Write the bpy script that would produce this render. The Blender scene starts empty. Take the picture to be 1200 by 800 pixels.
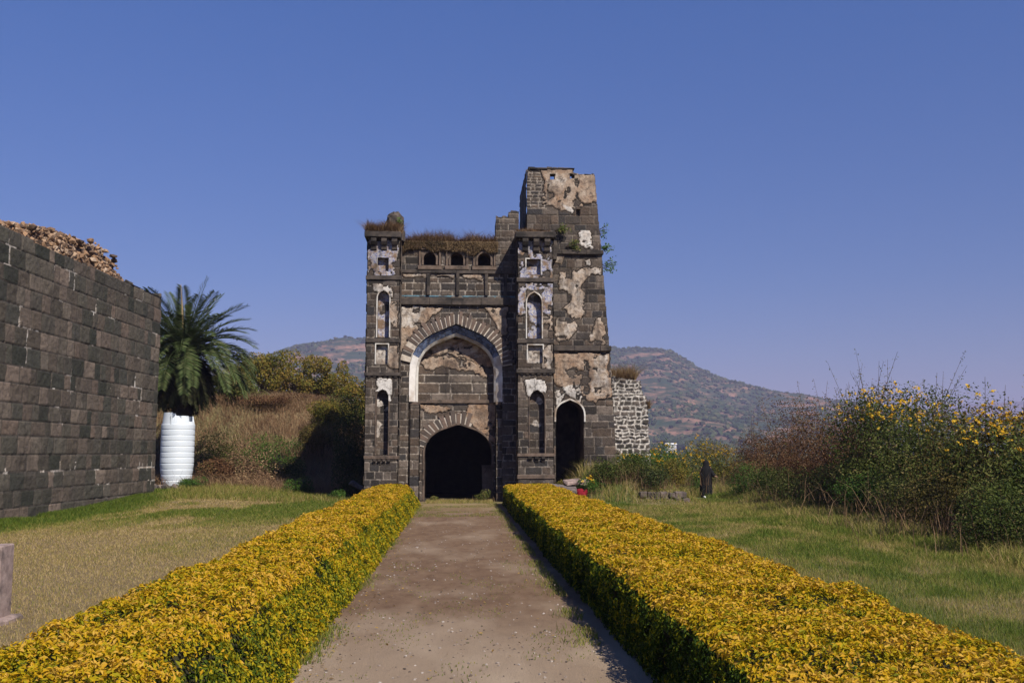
import bpy, bmesh, math, random
import numpy as np
from mathutils import Vector, Matrix
from mathutils.geometry import tessellate_polygon
random.seed(7); RS = np.random.RandomState(11)
scene = bpy.context.scene
C = scene.collection
R = math.radians

# ------------------------------------------------------------------ camera
cam_d = bpy.data.cameras.new('camera'); cam = bpy.data.objects.new('camera', cam_d); C.objects.link(cam)
cam_d.sensor_width = 36; cam_d.lens = 35; cam_d.clip_start = 0.05; cam_d.clip_end = 20000
cam.location = (0, 0, 1.6); cam.rotation_euler = (R(90 + 6.36), 0, R(-3.07))
scene.camera = cam
# ------------------------------------------------------------------ light
SUN = Vector((0.52, -0.8, 0.98)).normalized()
world = bpy.data.worlds.new('World'); scene.world = world; world.use_nodes = True
wn, wl = world.node_tree.nodes, world.node_tree.links
bg = wn['Background']; sky = wn.new('ShaderNodeTexSky'); sky.sky_type = 'NISHITA'; sky.sun_disc = False
sky.sun_elevation = math.asin(SUN.z); sky.sun_rotation = math.atan2(SUN.x, SUN.y)
sky.altitude = 600; sky.air_density = 1.0; sky.dust_density = 0.0; sky.ozone_density = 3.0
tint = wn.new('ShaderNodeMix'); tint.data_type = 'RGBA'; tint.blend_type = 'MULTIPLY'
tint.inputs[0].default_value = 1.0; tint.inputs[7].default_value = (0.60, 0.80, 1.22, 1)
tc = wn.new('ShaderNodeTexCoord'); sz = wn.new('ShaderNodeSeparateXYZ'); wl.new(tc.outputs['Generated'], sz.inputs[0])
tr_ = wn.new('ShaderNodeValToRGB'); wl.new(sz.outputs[2], tr_.inputs[0]); er = tr_.color_ramp.elements      # dusty violet near the horizon
er[0].position = 0.0; er[0].color = (.74, .58, .70, 1); er[1].position = .5; er[1].color = (.60, .96, 1.58, 1); em = er.new(.17); em.color = (.60, .70, 1.02, 1); wl.new(tr_.outputs[0], tint.inputs[7])
wl.new(sky.outputs[0], tint.inputs[6]); wl.new(tint.outputs[2], bg.inputs[0]); bg.inputs[1].default_value = 0.061
sd = bpy.data.lights.new('sun', 'SUN'); sd.energy = 5.0; sd.angle = R(0.5); sd.color = (1.0, 0.915, 0.79)
so = bpy.data.objects.new('sun', sd); C.objects.link(so)
so.rotation_euler = (-SUN).to_track_quat('-Z', 'Y').to_euler(); so.location = (20, -20, 40)
scene.view_settings.view_transform = 'Standard'; scene.view_settings.look = 'None'
scene.view_settings.gamma = 1; scene.view_settings.use_curve_mapping = False
scene.view_settings.exposure = 0.42
scene.cycles.volume_bounces = 0; scene.cycles.max_bounces = 6; scene.cycles.transparent_max_bounces = 8

# ------------------------------------------------------------------ survey: photo chart -> metres on the plane Y = const
_M = cam.rotation_euler.to_matrix(); _F = 35 / 36 * 1200
def at(px, py, Y):
    d = _M @ Vector(((px - 600) / _F, (400 - py) / _F, -1)); t = Y / d.y
    return Vector((d.x * t, Y, 1.6 + d.z * t))
def gX(px, Y, py=430): return at(px, py, Y).x
def gZ(py, Y, px=545): return at(px, py, Y).z
def toPX(x, y, z):
    c = np.array(_M)
    q = np.stack([x, y + 0 * x, z - 1.6], -1) @ c
    return 600 + _F * q[..., 0] / -q[..., 2], 400 - _F * q[..., 1] / -q[..., 2]

# ------------------------------------------------------------------ numpy noise
def _h(i, j, s):
    n = (i.astype(np.int64) * 374761393 + j.astype(np.int64) * 668265263 + s * 974634777) & 0x7fffffff
    n = ((n ^ (n >> 13)) * 1274126177) & 0x7fffffff
    n = ((n ^ (n >> 16)) * 2246822519) & 0x7fffffff
    return (n % 100003) / 100003.0
def vn(x, y, s=0):
    x = np.asarray(x, float); y = np.asarray(y, float)
    i = np.floor(x); j = np.floor(y); fx = x - i; fy = y - j
    fx = fx * fx * (3 - 2 * fx); fy = fy * fy * (3 - 2 * fy)
    a = _h(i, j, s); b = _h(i + 1, j, s); c = _h(i, j + 1, s); d = _h(i + 1, j + 1, s)
    return (a * (1 - fx) + b * fx) * (1 - fy) + (c * (1 - fx) + d * fx) * fy
def fbm(x, y, s=0, o=4):
    r = 0; a = .5; t = 0
    for k in range(o):
        r = r + a * vn(x * 2 ** k, y * 2 ** k, s + k * 17); t += a; a *= .5
    return r / t
def sstep(a, b, x):
    t = np.clip((x - a) / (b - a), 0, 1); return t * t * (3 - 2 * t)
def inpoly(px, py, poly):
    r = np.zeros(np.shape(px), bool); n = len(poly)
    for k in range(n):
        x1, y1 = poly[k]; x2, y2 = poly[(k + 1) % n]
        if y1 == y2: continue
        c = ((y1 > py) != (y2 > py)) & (px < (x2 - x1) * (py - y1) / (y2 - y1) + x1)
        r ^= c
    return r

# ------------------------------------------------------------------ mesh helpers
def link(o, parent=None):
    C.objects.link(o)
    if parent is not None: o.parent = parent
    return o
def npmesh(name, V, Fc, mat, parent=None, attrs=None, smooth=False):
    V = np.asarray(V, np.float32); Fc = np.asarray(Fc, np.int32)
    me = bpy.data.meshes.new(name); n = Fc.shape[1]
    me.vertices.add(len(V)); me.vertices.foreach_set('co', V.ravel())
    me.loops.add(Fc.size); me.loops.foreach_set('vertex_index', Fc.ravel())
    me.polygons.add(len(Fc)); me.polygons.foreach_set('loop_start', np.arange(0, Fc.size, n, dtype=np.int32))
    me.polygons.foreach_set('use_smooth', np.full(len(Fc), smooth))
    me.update(calc_edges=True)
    for k, (dom, arr) in (attrs or {}).items():
        arr = np.asarray(arr, np.float32)
        if arr.ndim == 2:
            a = me.attributes.new(k, 'FLOAT_VECTOR', dom); a.data.foreach_set('vector', arr.ravel())
        else:
            a = me.attributes.new(k, 'FLOAT', dom); a.data.foreach_set('value', arr)
    me.materials.append(mat)
    return link(bpy.data.objects.new(name, me), parent)
def bmobj(name, bm, mat, parent=None, smooth=False):
    me = bpy.data.meshes.new(name); bm.to_mesh(me); bm.free(); me.materials.append(mat)
    if smooth: me.polygons.foreach_set('use_smooth', [True] * len(me.polygons))
    return link(bpy.data.objects.new(name, me), parent)
def tag(o, label=None, cat=None, group=None, kind=None):
    if label: o['label'] = label
    if cat: o['category'] = cat
    if group: o['group'] = group
    if kind: o['kind'] = kind
    return o
def empty(name, loc, label, cat, group=None):
    o = bpy.data.objects.new(name, None); C.objects.link(o); o.location = loc; o.empty_display_size = .2
    bpy.context.view_layer.update()
    return tag(o, label, cat, group)
def keepw(o):      # child mesh has world coordinates: undo the parent's location
    o.matrix_parent_inverse = Matrix.Translation(-o.parent.matrix_basis.translation) if o.parent.parent is None else Matrix.Identity(4)
    return o
def box(bm, x0, x1, y0, y1, z0, z1, jit=0, bev=0):
    vs = []
    for z in (z0, z1):
        for (x, y) in ((x0, y0), (x1, y0), (x1, y1), (x0, y1)):
            vs.append(bm.verts.new((x + random.uniform(-jit, jit), y + random.uniform(-jit, jit), z + random.uniform(-jit, jit))))
    fs = [bm.faces.new([vs[i] for i in f]) for f in ((0, 3, 2, 1), (4, 5, 6, 7), (0, 1, 5, 4), (1, 2, 6, 5), (2, 3, 7, 6), (3, 0, 4, 7))]
    if bev: bmesh.ops.bevel(bm, geom=list({e for f in fs for e in f.edges}), offset=bev, segments=1, affect='EDGES')
def prism(bm, pts, y0, y1):            # polygon in x,z extruded along y
    a = [bm.verts.new((p[0], y0, p[1])) for p in pts]; b = [bm.verts.new((p[0], y1, p[1])) for p in pts]
    n = len(pts)
    bm.faces.new(a); bm.faces.new(b[::-1])
    for k in range(n): bm.faces.new((a[k], b[k], b[(k + 1) % n], a[(k + 1) % n]))
def tube(bm, pts, rad, n=7):
    pts = [Vector(p) for p in pts]; rings = []
    up = Vector((0.31, 0.2, .9)).normalized()
    for i, p in enumerate(pts):
        d = (pts[min(i + 1, len(pts) - 1)] - pts[max(i - 1, 0)]).normalized()
        a = d.cross(up)
        if a.length < .05: a = d.cross(Vector((1, 0, 0)))
        a.normalize(); b = d.cross(a); r = rad[i] if hasattr(rad, '__len__') else rad
        rings.append([bm.verts.new(p + (a * math.cos(t) + b * math.sin(t)) * r) for t in [2 * math.pi * k / n for k in range(n)]])
    for i in range(len(rings) - 1):
        for k in range(n): bm.faces.new((rings[i][k], rings[i][(k + 1) % n], rings[i + 1][(k + 1) % n], rings[i + 1][k]))
    bm.faces.new(rings[0][::-1]); bm.faces.new(rings[-1])
def norm(a): return a / np.maximum(np.linalg.norm(a, axis=-1, keepdims=True), 1e-9)
STUFFPARTS = {'stems', 'straw', 'seed_heads', 'flowers'}
def leafmesh(name, P, N, size, mat, parent=None, aspect=.5, jit=.7, tdir=None, tj=1.0, rnd=None, fold=.15):
    n = len(P); P = np.asarray(P, float)
    N = norm(np.asarray(N, float) + RS.normal(0, jit, (n, 3)))
    T = RS.normal(0, 1, (n, 3)) * tj
    if tdir is not None: T = T + np.asarray(tdir)
    T = norm(T - (T * N).sum(1, keepdims=True) * N); B = np.cross(N, T)
    s = np.broadcast_to(np.asarray(size, float), (n,))[:, None] * RS.uniform(.7, 1.3, (n, 1))
    V = np.stack([P - T * s * .5, P + B * s * aspect * .5 - N * s * fold * -.5, P + T * s * .5, P - B * s * aspect * .5 + N * s * fold * .5], 1).reshape(-1, 3)
    F = np.arange(4 * n).reshape(n, 4)
    if rnd is None: rnd = RS.rand(n)
    return npmesh(name, V, F, mat, parent, {'rnd': ('FACE', rnd)})
def blades(name, P, h, w, mat, parent=None, lean=.35, rnd=None, bend=None):
    n = len(P); P = np.asarray(P, float)
    h = np.broadcast_to(np.asarray(h, float), (n,)) * RS.uniform(.6, 1.3, n); w = np.broadcast_to(np.asarray(w, float), (n,))
    a = RS.uniform(0, 2 * np.pi, n); D = np.stack([np.cos(a), np.sin(a), 0 * a], 1); S = np.stack([-np.sin(a), np.cos(a), 0 * a], 1)
    L = D * (RS.uniform(0, 1, n) * lean * h)[:, None]
    if bend is not None: L = L + np.asarray(bend) * h[:, None]
    a2 = RS.uniform(0, 2 * np.pi, n); S = np.stack([np.cos(a2), np.sin(a2), 0 * a2], 1) * (w * .5)[:, None]
    up = np.array([0, 0, 1.0])
    b0 = P - S; b1 = P + S; m = P + L * .35 + up * (h * .6)[:, None]
    t = P + L + up * (h * .95)[:, None]
    V = np.stack([b0, b1, m + S * .6, t, m - S * .6], 1).reshape(-1, 3)
    F = (np.arange(n)[:, None, None] * 5 + np.array([[0, 1, 2], [0, 2, 4], [4, 2, 3]])[None]).reshape(-1, 3)
    if rnd is None: rnd = RS.rand(n)
    return npmesh(name, V, F, mat, parent, {'rnd': ('FACE', np.repeat(rnd, 3))})

# ------------------------------------------------------------------ materials
def newmat(name):
    m = bpy.data.materials.new(name); m.use_nodes = True
    return m, m.node_tree.nodes, m.node_tree.links, m.node_tree.nodes['Principled BSDF']
def ramp(n, stops, interp='LINEAR'):
    r = n.new('ShaderNodeValToRGB'); r.color_ramp.interpolation = interp
    e = r.color_ramp.elements
    while len(e) < len(stops): e.new(.5)
    for k, (p, c) in enumerate(stops): e[k].position = p; e[k].color = (*c, 1)
    return r
def noise(n, l, scale, detail=4, rough=.6, vec=None):
    t = n.new('ShaderNodeTexNoise'); t.inputs['Scale'].default_value = scale; t.inputs['Detail'].default_value = detail
    t.inputs['Roughness'].default_value = rough
    if vec: l.new(vec, t.inputs['Vector'])
    return t
def mix(n, l, a, b, f, mode='MIX'):
    m = n.new('ShaderNodeMix'); m.data_type = 'RGBA'; m.blend_type = mode
    for s, v in ((m.inputs[0], f), (m.inputs[6], a), (m.inputs[7], b)):
        if hasattr(v, 'is_output'): l.new(v, s)
        elif isinstance(v, (int, float)): s.default_value = v
        else: s.default_value = (*v, 1)
    return m.outputs[2]
def vmath(n, l, op, a, b=0.0):
    m = n.new('ShaderNodeMath'); m.operation = op
    for s, v in ((m.inputs[0], a), (m.inputs[1], b)):
        if hasattr(v, 'is_output'): l.new(v, s)
        else: s.default_value = v
    return m.outputs[0]
def mrange(n, l, v, a, b, c=0.0, d=1.0):
    m = n.new('ShaderNodeMapRange'); l.new(v, m.inputs[0])
    for k, q in enumerate((a, b, c, d)): m.inputs[k + 1].default_value = q
    return m.outputs[0]
def bump(n, l, h, s, d, bsdf):
    b = n.new('ShaderNodeBump'); b.inputs['Strength'].default_value = s; b.inputs['Distance'].default_value = d
    l.new(h, b.inputs['Height']); l.new(b.outputs[0], bsdf.inputs['Normal'])
def worldpos(n): return n.new('ShaderNodeNewGeometry').outputs['Position']

def masonry(name, stones, mortar, plaster=((.30, .19, .12), (.44, .35, .27), (.64, .61, .57)), stain=.5, streak=.75):
    """stone / mortar / plaster / glazed tile picked by the wall's own attributes"""
    m, n, l, p = newmat(name); P = worldpos(n)
    a = n.new('ShaderNodeAttribute'); a.attribute_name = 'dat'; sp = n.new('ShaderNodeSeparateXYZ'); l.new(a.outputs['Vector'], sp.inputs[0])
    at_ = n.new('ShaderNodeAttribute'); at_.attribute_name = 'tin'
    k = len(stones); sr = ramp(n, [((i + .5) / k, c) for i, c in enumerate(stones)]); l.new(sp.outputs[0], sr.inputs[0])
    n1 = noise(n, l, 9, 6, .7, P); n2 = noise(n, l, 1.1, 4, .6, P); n3 = noise(n, l, 45, 4, .7, P)
    st = mix(n, l, sr.outputs[0], (.02, .018, .016), mrange(n, l, n1.outputs[0], .45, .72, 0, stain))
    st = mix(n, l, st, (.30, .28, .25), mrange(n, l, n3.outputs[0], .6, .8, 0, .35))
    st = mix(n, l, st, (.035, .03, .027), mrange(n, l, n2.outputs[0], .5, .7, 0, stain * .8))
    mo = mix(n, l, mortar, (.06, .05, .045), mrange(n, l, n1.outputs[0], .42, .62))
    col = mix(n, l, st, mo, sp.outputs[1])
    pr = ramp(n, [(0, plaster[0]), (.5, plaster[1]), (1, plaster[2])])
    n4 = noise(n, l, 3.2, 7, .65, P)
    l.new(vmath(n, l, 'ADD', at_.outputs['Fac'], mrange(n, l, n4.outputs[0], .3, .7, -.3, .3)), pr.inputs[0])
    pc = mix(n, l, pr.outputs[0], (.07, .05, .04), mrange(n, l, n1.outputs[0], .47, .66, 0, .8)); pc = mix(n, l, pc, (.10, .075, .06), mrange(n, l, n2.outputs[0], .5, .62, 0, .6))
    # glazed tile remains: white ground with cobalt and violet pattern
    v = n.new('ShaderNodeTexVoronoi'); v.inputs['Scale'].default_value = 17; l.new(P, v.inputs['Vector'])
    n5 = noise(n, l, 21, 3, .6, P)
    tr = ramp(n, [(0, (.03, .035, .16)), (.38, (.10, .12, .32)), (.5, (.34, .35, .46)), (1, (.50, .46, .43))])
    l.new(vmath(n, l, 'ADD', v.outputs['Distance'], vmath(n, l, 'MULTIPLY', n5.outputs[0], .35)), tr.inputs[0])
    tc = mix(n, l, tr.outputs[0], (.22, .15, .10), mrange(n, l, n4.outputs[0], .46, .58))
    pc = mix(n, l, pc, tc, mrange(n, l, at_.outputs['Fac'], 1.4, 1.6))
    col = mix(n, l, col, pc, sp.outputs[2])
    mp = n.new('ShaderNodeMapping'); mp.inputs['Scale'].default_value = (1, 1, .16); l.new(P, mp.inputs[0]); n6 = noise(n, l, 3.0, 6, .7, mp.outputs[0])
    col = mix(n, l, col, (.03, .025, .022), mrange(n, l, n6.outputs[0], .53, .70, 0, streak))
    l.new(col, p.inputs['Base Color']); p.inputs['Roughness'].default_value = .92; p.inputs['Specular IOR Level'].default_value = .25
    hh = vmath(n, l, 'ADD', n1.outputs[0], vmath(n, l, 'MULTIPLY', n3.outputs[0], .5))
    bump(n, l, hh, .9, .045, p)
    return m
def simple(name, c1, c2, scale=6, rough=.9, bs=.4, bd=.02, dark=None, spec=.25):
    m, n, l, p = newmat(name); P = worldpos(n); a = noise(n, l, scale, 6, .65, P)
    col = mix(n, l, c1, c2, mrange(n, l, a.outputs[0], .35, .65))
    if dark:
        b = noise(n, l, scale * .35, 5, .6, P); col = mix(n, l, col, dark, mrange(n, l, b.outputs[0], .48, .62))
    l.new(col, p.inputs['Base Color']); p.inputs['Roughness'].default_value = rough; p.inputs['Specular IOR Level'].default_value = spec
    bump(n, l, a.outputs[0], bs, bd, p)
    return m
def foliage(name, stops, trans=.25, rough=.65, spec=.12):
    m, n, l, p = newmat(name); a = n.new('ShaderNodeAttribute'); a.attribute_name = 'rnd'
    r = ramp(n, stops); l.new(a.outputs['Fac'], r.inputs[0]); l.new(r.outputs[0], p.inputs['Base Color'])
    p.inputs['Roughness'].default_value = rough; p.inputs['Specular IOR Level'].default_value = spec
    t = n.new('ShaderNodeBsdfTranslucent'); l.new(r.outputs[0], t.inputs[0])
    ms = n.new('ShaderNodeMixShader'); ms.inputs[0].default_value = trans
    l.new(p.outputs[0], ms.inputs[1]); l.new(t.outputs[0], ms.inputs[2]); l.new(ms.outputs[0], n['Material Output'].inputs[0])
    return m

STONES = [(.030, .026, .023), (.10, .072, .053), (.045, .042, .040), (.145, .105, .078), (.06, .05, .042), (.20, .16, .13), (.035, .034, .036), (.12, .095, .075)]
M_gate = masonry('gate masonry', STONES, (.46, .40, .34))
M_wall = masonry('fort wall masonry', [(.038, .040, .030), (.115, .09, .07), (.062, .062, .05), (.17, .125, .096), (.048, .048, .036), (.12, .105, .082), (.21, .16, .125), (.07, .068, .052), (.15, .115, .09), (.05, .05, .04)], (.05, .045, .04), stain=.45, streak=.35)
M_rub = masonry('rubble masonry', [(.05, .045, .04), (.09, .075, .065), (.14, .115, .10)], (.66, .62, .57), stain=.3, streak=.3)
M_stone = simple('dark dressed stone', (.045, .038, .034), (.10, .08, .066), 5, dark=(.025, .022, .02))
M_stone2 = simple('brown dressed stone', (.10, .07, .052), (.16, .12, .095), 7, dark=(.05, .04, .033))
M_pale = simple('pale lime plaster', (.50, .47, .43), (.62, .60, .56), 5, dark=(.26, .20, .15))
M_white = simple('white lime moulding', (.60, .57, .54), (.70, .68, .66), 4, dark=(.42, .36, .31))
M_mort = simple('old mortar', (.42, .37, .31), (.55, .49, .42), 8, dark=(.2, .16, .13))
M_orange = simple('ochre plaster', (.34, .19, .10), (.44, .31, .20), 3.5, dark=(.15, .09, .06))
M_blue = None
def bluemat():
    m, n, l, p = newmat('weathered blue glazed band'); P = worldpos(n)
    a = noise(n, l, 7, 6, .7, P); b = noise(n, l, 25, 3, .6, P)
    col = mix(n, l, (.03, .04, .075), (.12, .17, .30), mrange(n, l, a.outputs[0], .42, .58))
    col = mix(n, l, col, (.34, .31, .28), mrange(n, l, b.outputs[0], .55, .72, 0, .8))
    l.new(col, p.inputs['Base Color']); p.inputs['Roughness'].default_value = .7; bump(n, l, a.outputs[0], .4, .02, p); return m
M_blue = bluemat()
M_teal = simple('teal glazed tile', (.05, .13, .19), (.14, .26, .32), 9, dark=(.05, .05, .05))
M_dark = simple('shade-dark interior stone', (.02, .018, .016), (.035, .03, .026), 4)  # darkness of the interior put into a near-black stone colour

# ------------------------------------------------------------------ ground
def gz(x, y):
    x = np.asarray(x, float); y = np.asarray(y, float)
    z = .05 * (fbm(x * .35, y * .35, 3) - .5) * sstep(1.4, 3, np.abs(x - .0))
    z = z + .30 * sstep(-4, -9, x) * sstep(26, 36, y)
    z = z + 3.6 * sstep(-3.2, -6.0, x) * sstep(39.5, 47, y + 1.2 * (fbm(x * .3, y * .3, 9) - .5) * 4)
    z = z + 1.05 * sstep(3.3, 4.2, x) * sstep(8.0, 6.2, x) * sstep(30.3, 32.6, y)
    z = z + .5 * sstep(8.5, 12, x) * sstep(6, 12, y) * sstep(60, 40, y) - .14 * sstep(8.3, 9.5, x) * sstep(34, 37, y)
    far = sstep(58, 120, np.hypot(x, y))
    z = z * (1 - sstep(60, 75, np.hypot(x, y))) - 9 * far
    z = z + far * 3 * (fbm(x * .01, y * .01, 5) - .5)
    return z
def green(x, y):      # how green the turf is
    f = fbm(x * .45 + 9, y * .22, 21); f2 = fbm(x * 1.6, y * .9, 31)
    wx = -10.5 + .0386 * (y - 22.8)
    g = sstep(.47, .62, f * .7 + f2 * .3) * .75
    g = np.where(x < 0, g * (.25 + .9 * sstep(20, 27, y) + .6 * sstep(-4.3, -5.4, x) * sstep(12, 8, y)) + .95 * sstep(2.0, .7, x - wx + 1.2 * (f2 - .5)), g * .60 + .34 + .5 * (f2 - .4))
    g = g * (1 - .8 * (x < -4) * sstep(38, 41, y))
    return np.clip(g, 0, 1)
def axis(lo, hi, step, far, gr=1.13):
    a = list(np.arange(lo, hi + 1e-6, step)); s = step
    while a[-1] < far: s *= gr; a.append(a[-1] + s)
    s = step; b = []
    x = lo
    while x > -far: s *= gr; x -= s; b.append(x)
    return np.array(b[::-1] + a)
def gridmesh(name, xs, ys, zf, mat, parent=None, attrs=None, smooth=True):
    X, Y = np.meshgrid(xs, ys, indexing='ij'); Z = zf(X, Y); nx, ny = X.shape
    i = np.arange(nx * ny).reshape(nx, ny)
    F = np.stack([i[:-1, :-1], i[1:, :-1], i[1:, 1:], i[:-1, 1:]], -1).reshape(-1, 4)
    at_ = {k: ('POINT', f(X, Y).ravel()) for k, f in (attrs or {}).items()}
    return npmesh(name, np.stack([X, Y, Z], -1).reshape(-1, 3), F, mat, parent, at_, smooth)
def groundmat():
    m, n, l, p = newmat('turf and soil'); P = worldpos(n)
    a = n.new('ShaderNodeAttribute'); a.attribute_name = 'grn'
    n1 = noise(n, l, 14, 6, .75, P); n2 = noise(n, l, 1.3, 5, .6, P); n3 = noise(n, l, 70, 3, .7, P)
    dry = mix(n, l, (.12, .085, .05), (.26, .20, .11), mrange(n, l, n1.outputs[0], .3, .7))
    gr = mix(n, l, (.05, .075, .018), (.11, .14, .04), mrange(n, l, n1.outputs[0], .3, .7))
    c = mix(n, l, dry, gr, a.outputs['Fac'])
    c = mix(n, l, c, (.16, .115, .08), mrange(n, l, n2.outputs[0], .6, .75, 0, .6))
    sep = n.new('ShaderNodeSeparateXYZ'); l.new(P, sep.inputs[0])
    far = mrange(n, l, sep.outputs[1], 70, 140); c = mix(n, l, c, (.05, .065, .03), far)
    l.new(c, p.inputs['Base Color']); p.inputs['Roughness'].default_value = .95; p.inputs['Specular IOR Level'].default_value = .1
    bump(n, l, vmath(n, l, 'ADD', n1.outputs[0], n3.outputs[0]), .7, .03, p); return m
xs = axis(-22, 22, .25, 9000, 1.16)
ys = np.concatenate([axis(-6, 58, .25, 9000, 1.16)])
tag(gridmesh('ground', xs, ys, gz, groundmat(), attrs={'grn': green}), kind='structure')
def pathmat():
    m, n, l, p = newmat('trodden earth'); P = worldpos(n)
    mp = n.new('ShaderNodeMapping'); mp.inputs['Scale'].default_value = (1, .45, 1); l.new(P, mp.inputs[0])
    n1 = noise(n, l, 5, 7, .7, mp.outputs[0]); n2 = noise(n, l, .9, 5, .55, mp.outputs[0]); n3 = noise(n, l, 60, 4, .7, P)
    sep = n.new('ShaderNodeSeparateXYZ'); l.new(P, sep.inputs[0])
    c = mix(n, l, (.115, .070, .044), (.20, .132, .084), mrange(n, l, n1.outputs[0], .3, .7))
    pale = vmath(n, l, 'ADD', mrange(n, l, sep.outputs[1], 11.0, 8.0, 0, .7), mrange(n, l, n2.outputs[0], .45, .7, -.1, .5))
    c = mix(n, l, c, (.34, .265, .19), pale)
    c = mix(n, l, c, (.27, .22, .10), vmath(n, l, 'MULTIPLY', mrange(n, l, sep.outputs[1], 26, 31), .5))
    c = mix(n, l, c, (.07, .05, .038), mrange(n, l, n3.outputs[0], .6, .75, 0, .7))
    l.new(c, p.inputs['Base Color']); p.inputs['Roughness'].default_value = .95; p.inputs['Specular IOR Level'].default_value = .1
    bump(n, l, vmath(n, l, 'ADD', n1.outputs[0], n3.outputs[0]), .8, .02, p); return m
tag(gridmesh('path', np.arange(-1.75, 1.85, .05), np.arange(-4, 31.9, .1),
             lambda x, y: gz(x, y) + .012 + .018 * (fbm(x * 1.7, y * .8, 77) - .5) - .03 * sstep(1.45, 1.75, np.abs(x)), pathmat()), kind='structure')
print('ground done')

# ------------------------------------------------------------------ relief walls
def ashlar(u, v, ch, bw, seed, jw=.012, var=.25):
    rs = np.random.RandomState(seed); nc = int((v.max() - v.min()) / ch / .8) + 3
    edges = np.concatenate([[0], np.cumsum(ch * (1 + rs.uniform(-var, var, nc)))]) + v.min() - .01
    wob = .012 * (fbm(u * .8, v * .8, seed + 5) - .5)
    vv = v + wob; c = np.clip(np.searchsorted(edges, vv) - 1, 0, len(edges) - 2)
    dv = np.minimum(vv - edges[c], edges[c + 1] - vv)
    du = np.zeros_like(u); bid = np.zeros(u.shape, int)
    for k in np.unique(c):
        m = c == k; nb = int((u.max() - u.min()) / bw / .5) + 4
        be = np.concatenate([[0], np.cumsum(bw * rs.uniform(.55, 1.55, nb))]) + u.min() - rs.uniform(.05, .9) * bw
        uu = u[m] + .02 * (vn(u[m] * 3, v[m] * 3, seed) - .5)
        b = np.clip(np.searchsorted(be, uu) - 1, 0, len(be) - 2)
        du[m] = np.minimum(uu - be[b], be[b + 1] - uu); bid[m] = k * 1000 + b
    d = np.minimum(du, dv); e = sstep(jw * .4, jw * 1.6, d)
    rnd = _h(bid, bid * 0 + 3, seed); r2 = _h(bid, bid * 0 + 9, seed)
    h = e * (.018 + .022 * r2) + .012 * (fbm(u * 7, v * 7, seed) - .5) * e
    return h, rnd, 1 - e
def relief(name, O, U, V, w, h, res, hf, mat, parent=None, keep=None, warp=None):
    O = np.array(O, float); U = np.array(U, float); V = np.array(V, float); N = np.cross(U, V)
    nu = max(2, int(w / res) + 1); nv = max(2, int(h / res) + 1)
    u, v = np.meshgrid(np.linspace(0, w, nu), np.linspace(0, h, nv), indexing='ij')
    hh, dat, tin = hf(u, v)
    P = O + u[..., None] * U + v[..., None] * V + hh[..., None] * N
    if warp: P = warp(P, u, v)
    i = np.arange(nu * nv).reshape(nu, nv)
    F = np.stack([i[:-1, :-1], i[1:, :-1], i[1:, 1:], i[:-1, 1:]], -1)
    if keep is not None:
        uc = (u[:-1, :-1] + u[1:, 1:]) / 2; vc = (v[:-1, :-1] + v[1:, 1:]) / 2
        Fm = F[keep(uc, vc)]
    else: Fm = F.reshape(-1, 4)
    used = np.unique(Fm); remap = np.zeros(nu * nv, int); remap[used] = np.arange(len(used))
    return npmesh(name, P.reshape(-1, 3)[used], remap[Fm], mat, parent,
                  {'dat': ('POINT', dat.reshape(-1, 3)[used]), 'tin': ('POINT', tin.ravel()[used])}, True)
def stonef(ch, bw, seed, mort=1.0, jw=.012, patches=(), O=None, warpamt=5, x0=0, z0=0, Y=0, depthp=.012):
    """height/attribute function; patches: (chart polygon, plaster tint) laid over the stones"""
    def f(u, v):
        h, rnd, m = ashlar(u, v, ch, bw, seed, jw)
        mm = m * np.clip(mort * (.35 + 1.3 * fbm(u * .7, v * .7, seed + 3)), 0, 1)
        pl = np.zeros_like(u); ti = np.zeros_like(u)
        if patches:
            px, py = toPX(x0 + u, np.full_like(u, Y), z0 + v)
            wx = px + warpamt * 2 * (fbm(u * 1.8, v * 1.8, seed + 50, 5) - .5) + 3 * (vn(u * 9, v * 9, seed + 8) - .5)
            wy = py + warpamt * 2 * (fbm(u * 1.8 + 40, v * 1.8, seed + 60, 5) - .5) + 3 * (vn(u * 9, v * 9, seed + 9) - .5)
            for poly, t in patches:
                k = inpoly(wx, wy, poly); pl = np.where(k, 1.0, pl); ti = np.where(k, t, ti)
            hp = .045 + depthp * fbm(u * 2, v * 2, seed + 70) + .006 * vn(u * 12, v * 12, seed)
            holes = fbm(u * 3.5 + 3, v * 3.5, seed + 90, 4) > .64; pl = np.where(holes, 0.0, pl)      # plaster fallen off in spots
            kk = pl > .5; dl = kk.copy()
            for sh_ in (1, 2):
                for ax in (0, 1): dl |= np.roll(kk, sh_, ax) | np.roll(kk, -sh_, ax)
            rim = dl & ~kk; rnd = np.where(rim, 0.0, rnd); mm = np.where(rim, 0.0, mm)
            h = np.where(pl > .5, hp, h)
        return h, np.stack([rnd, mm, pl], -1), ti
    return f

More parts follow.
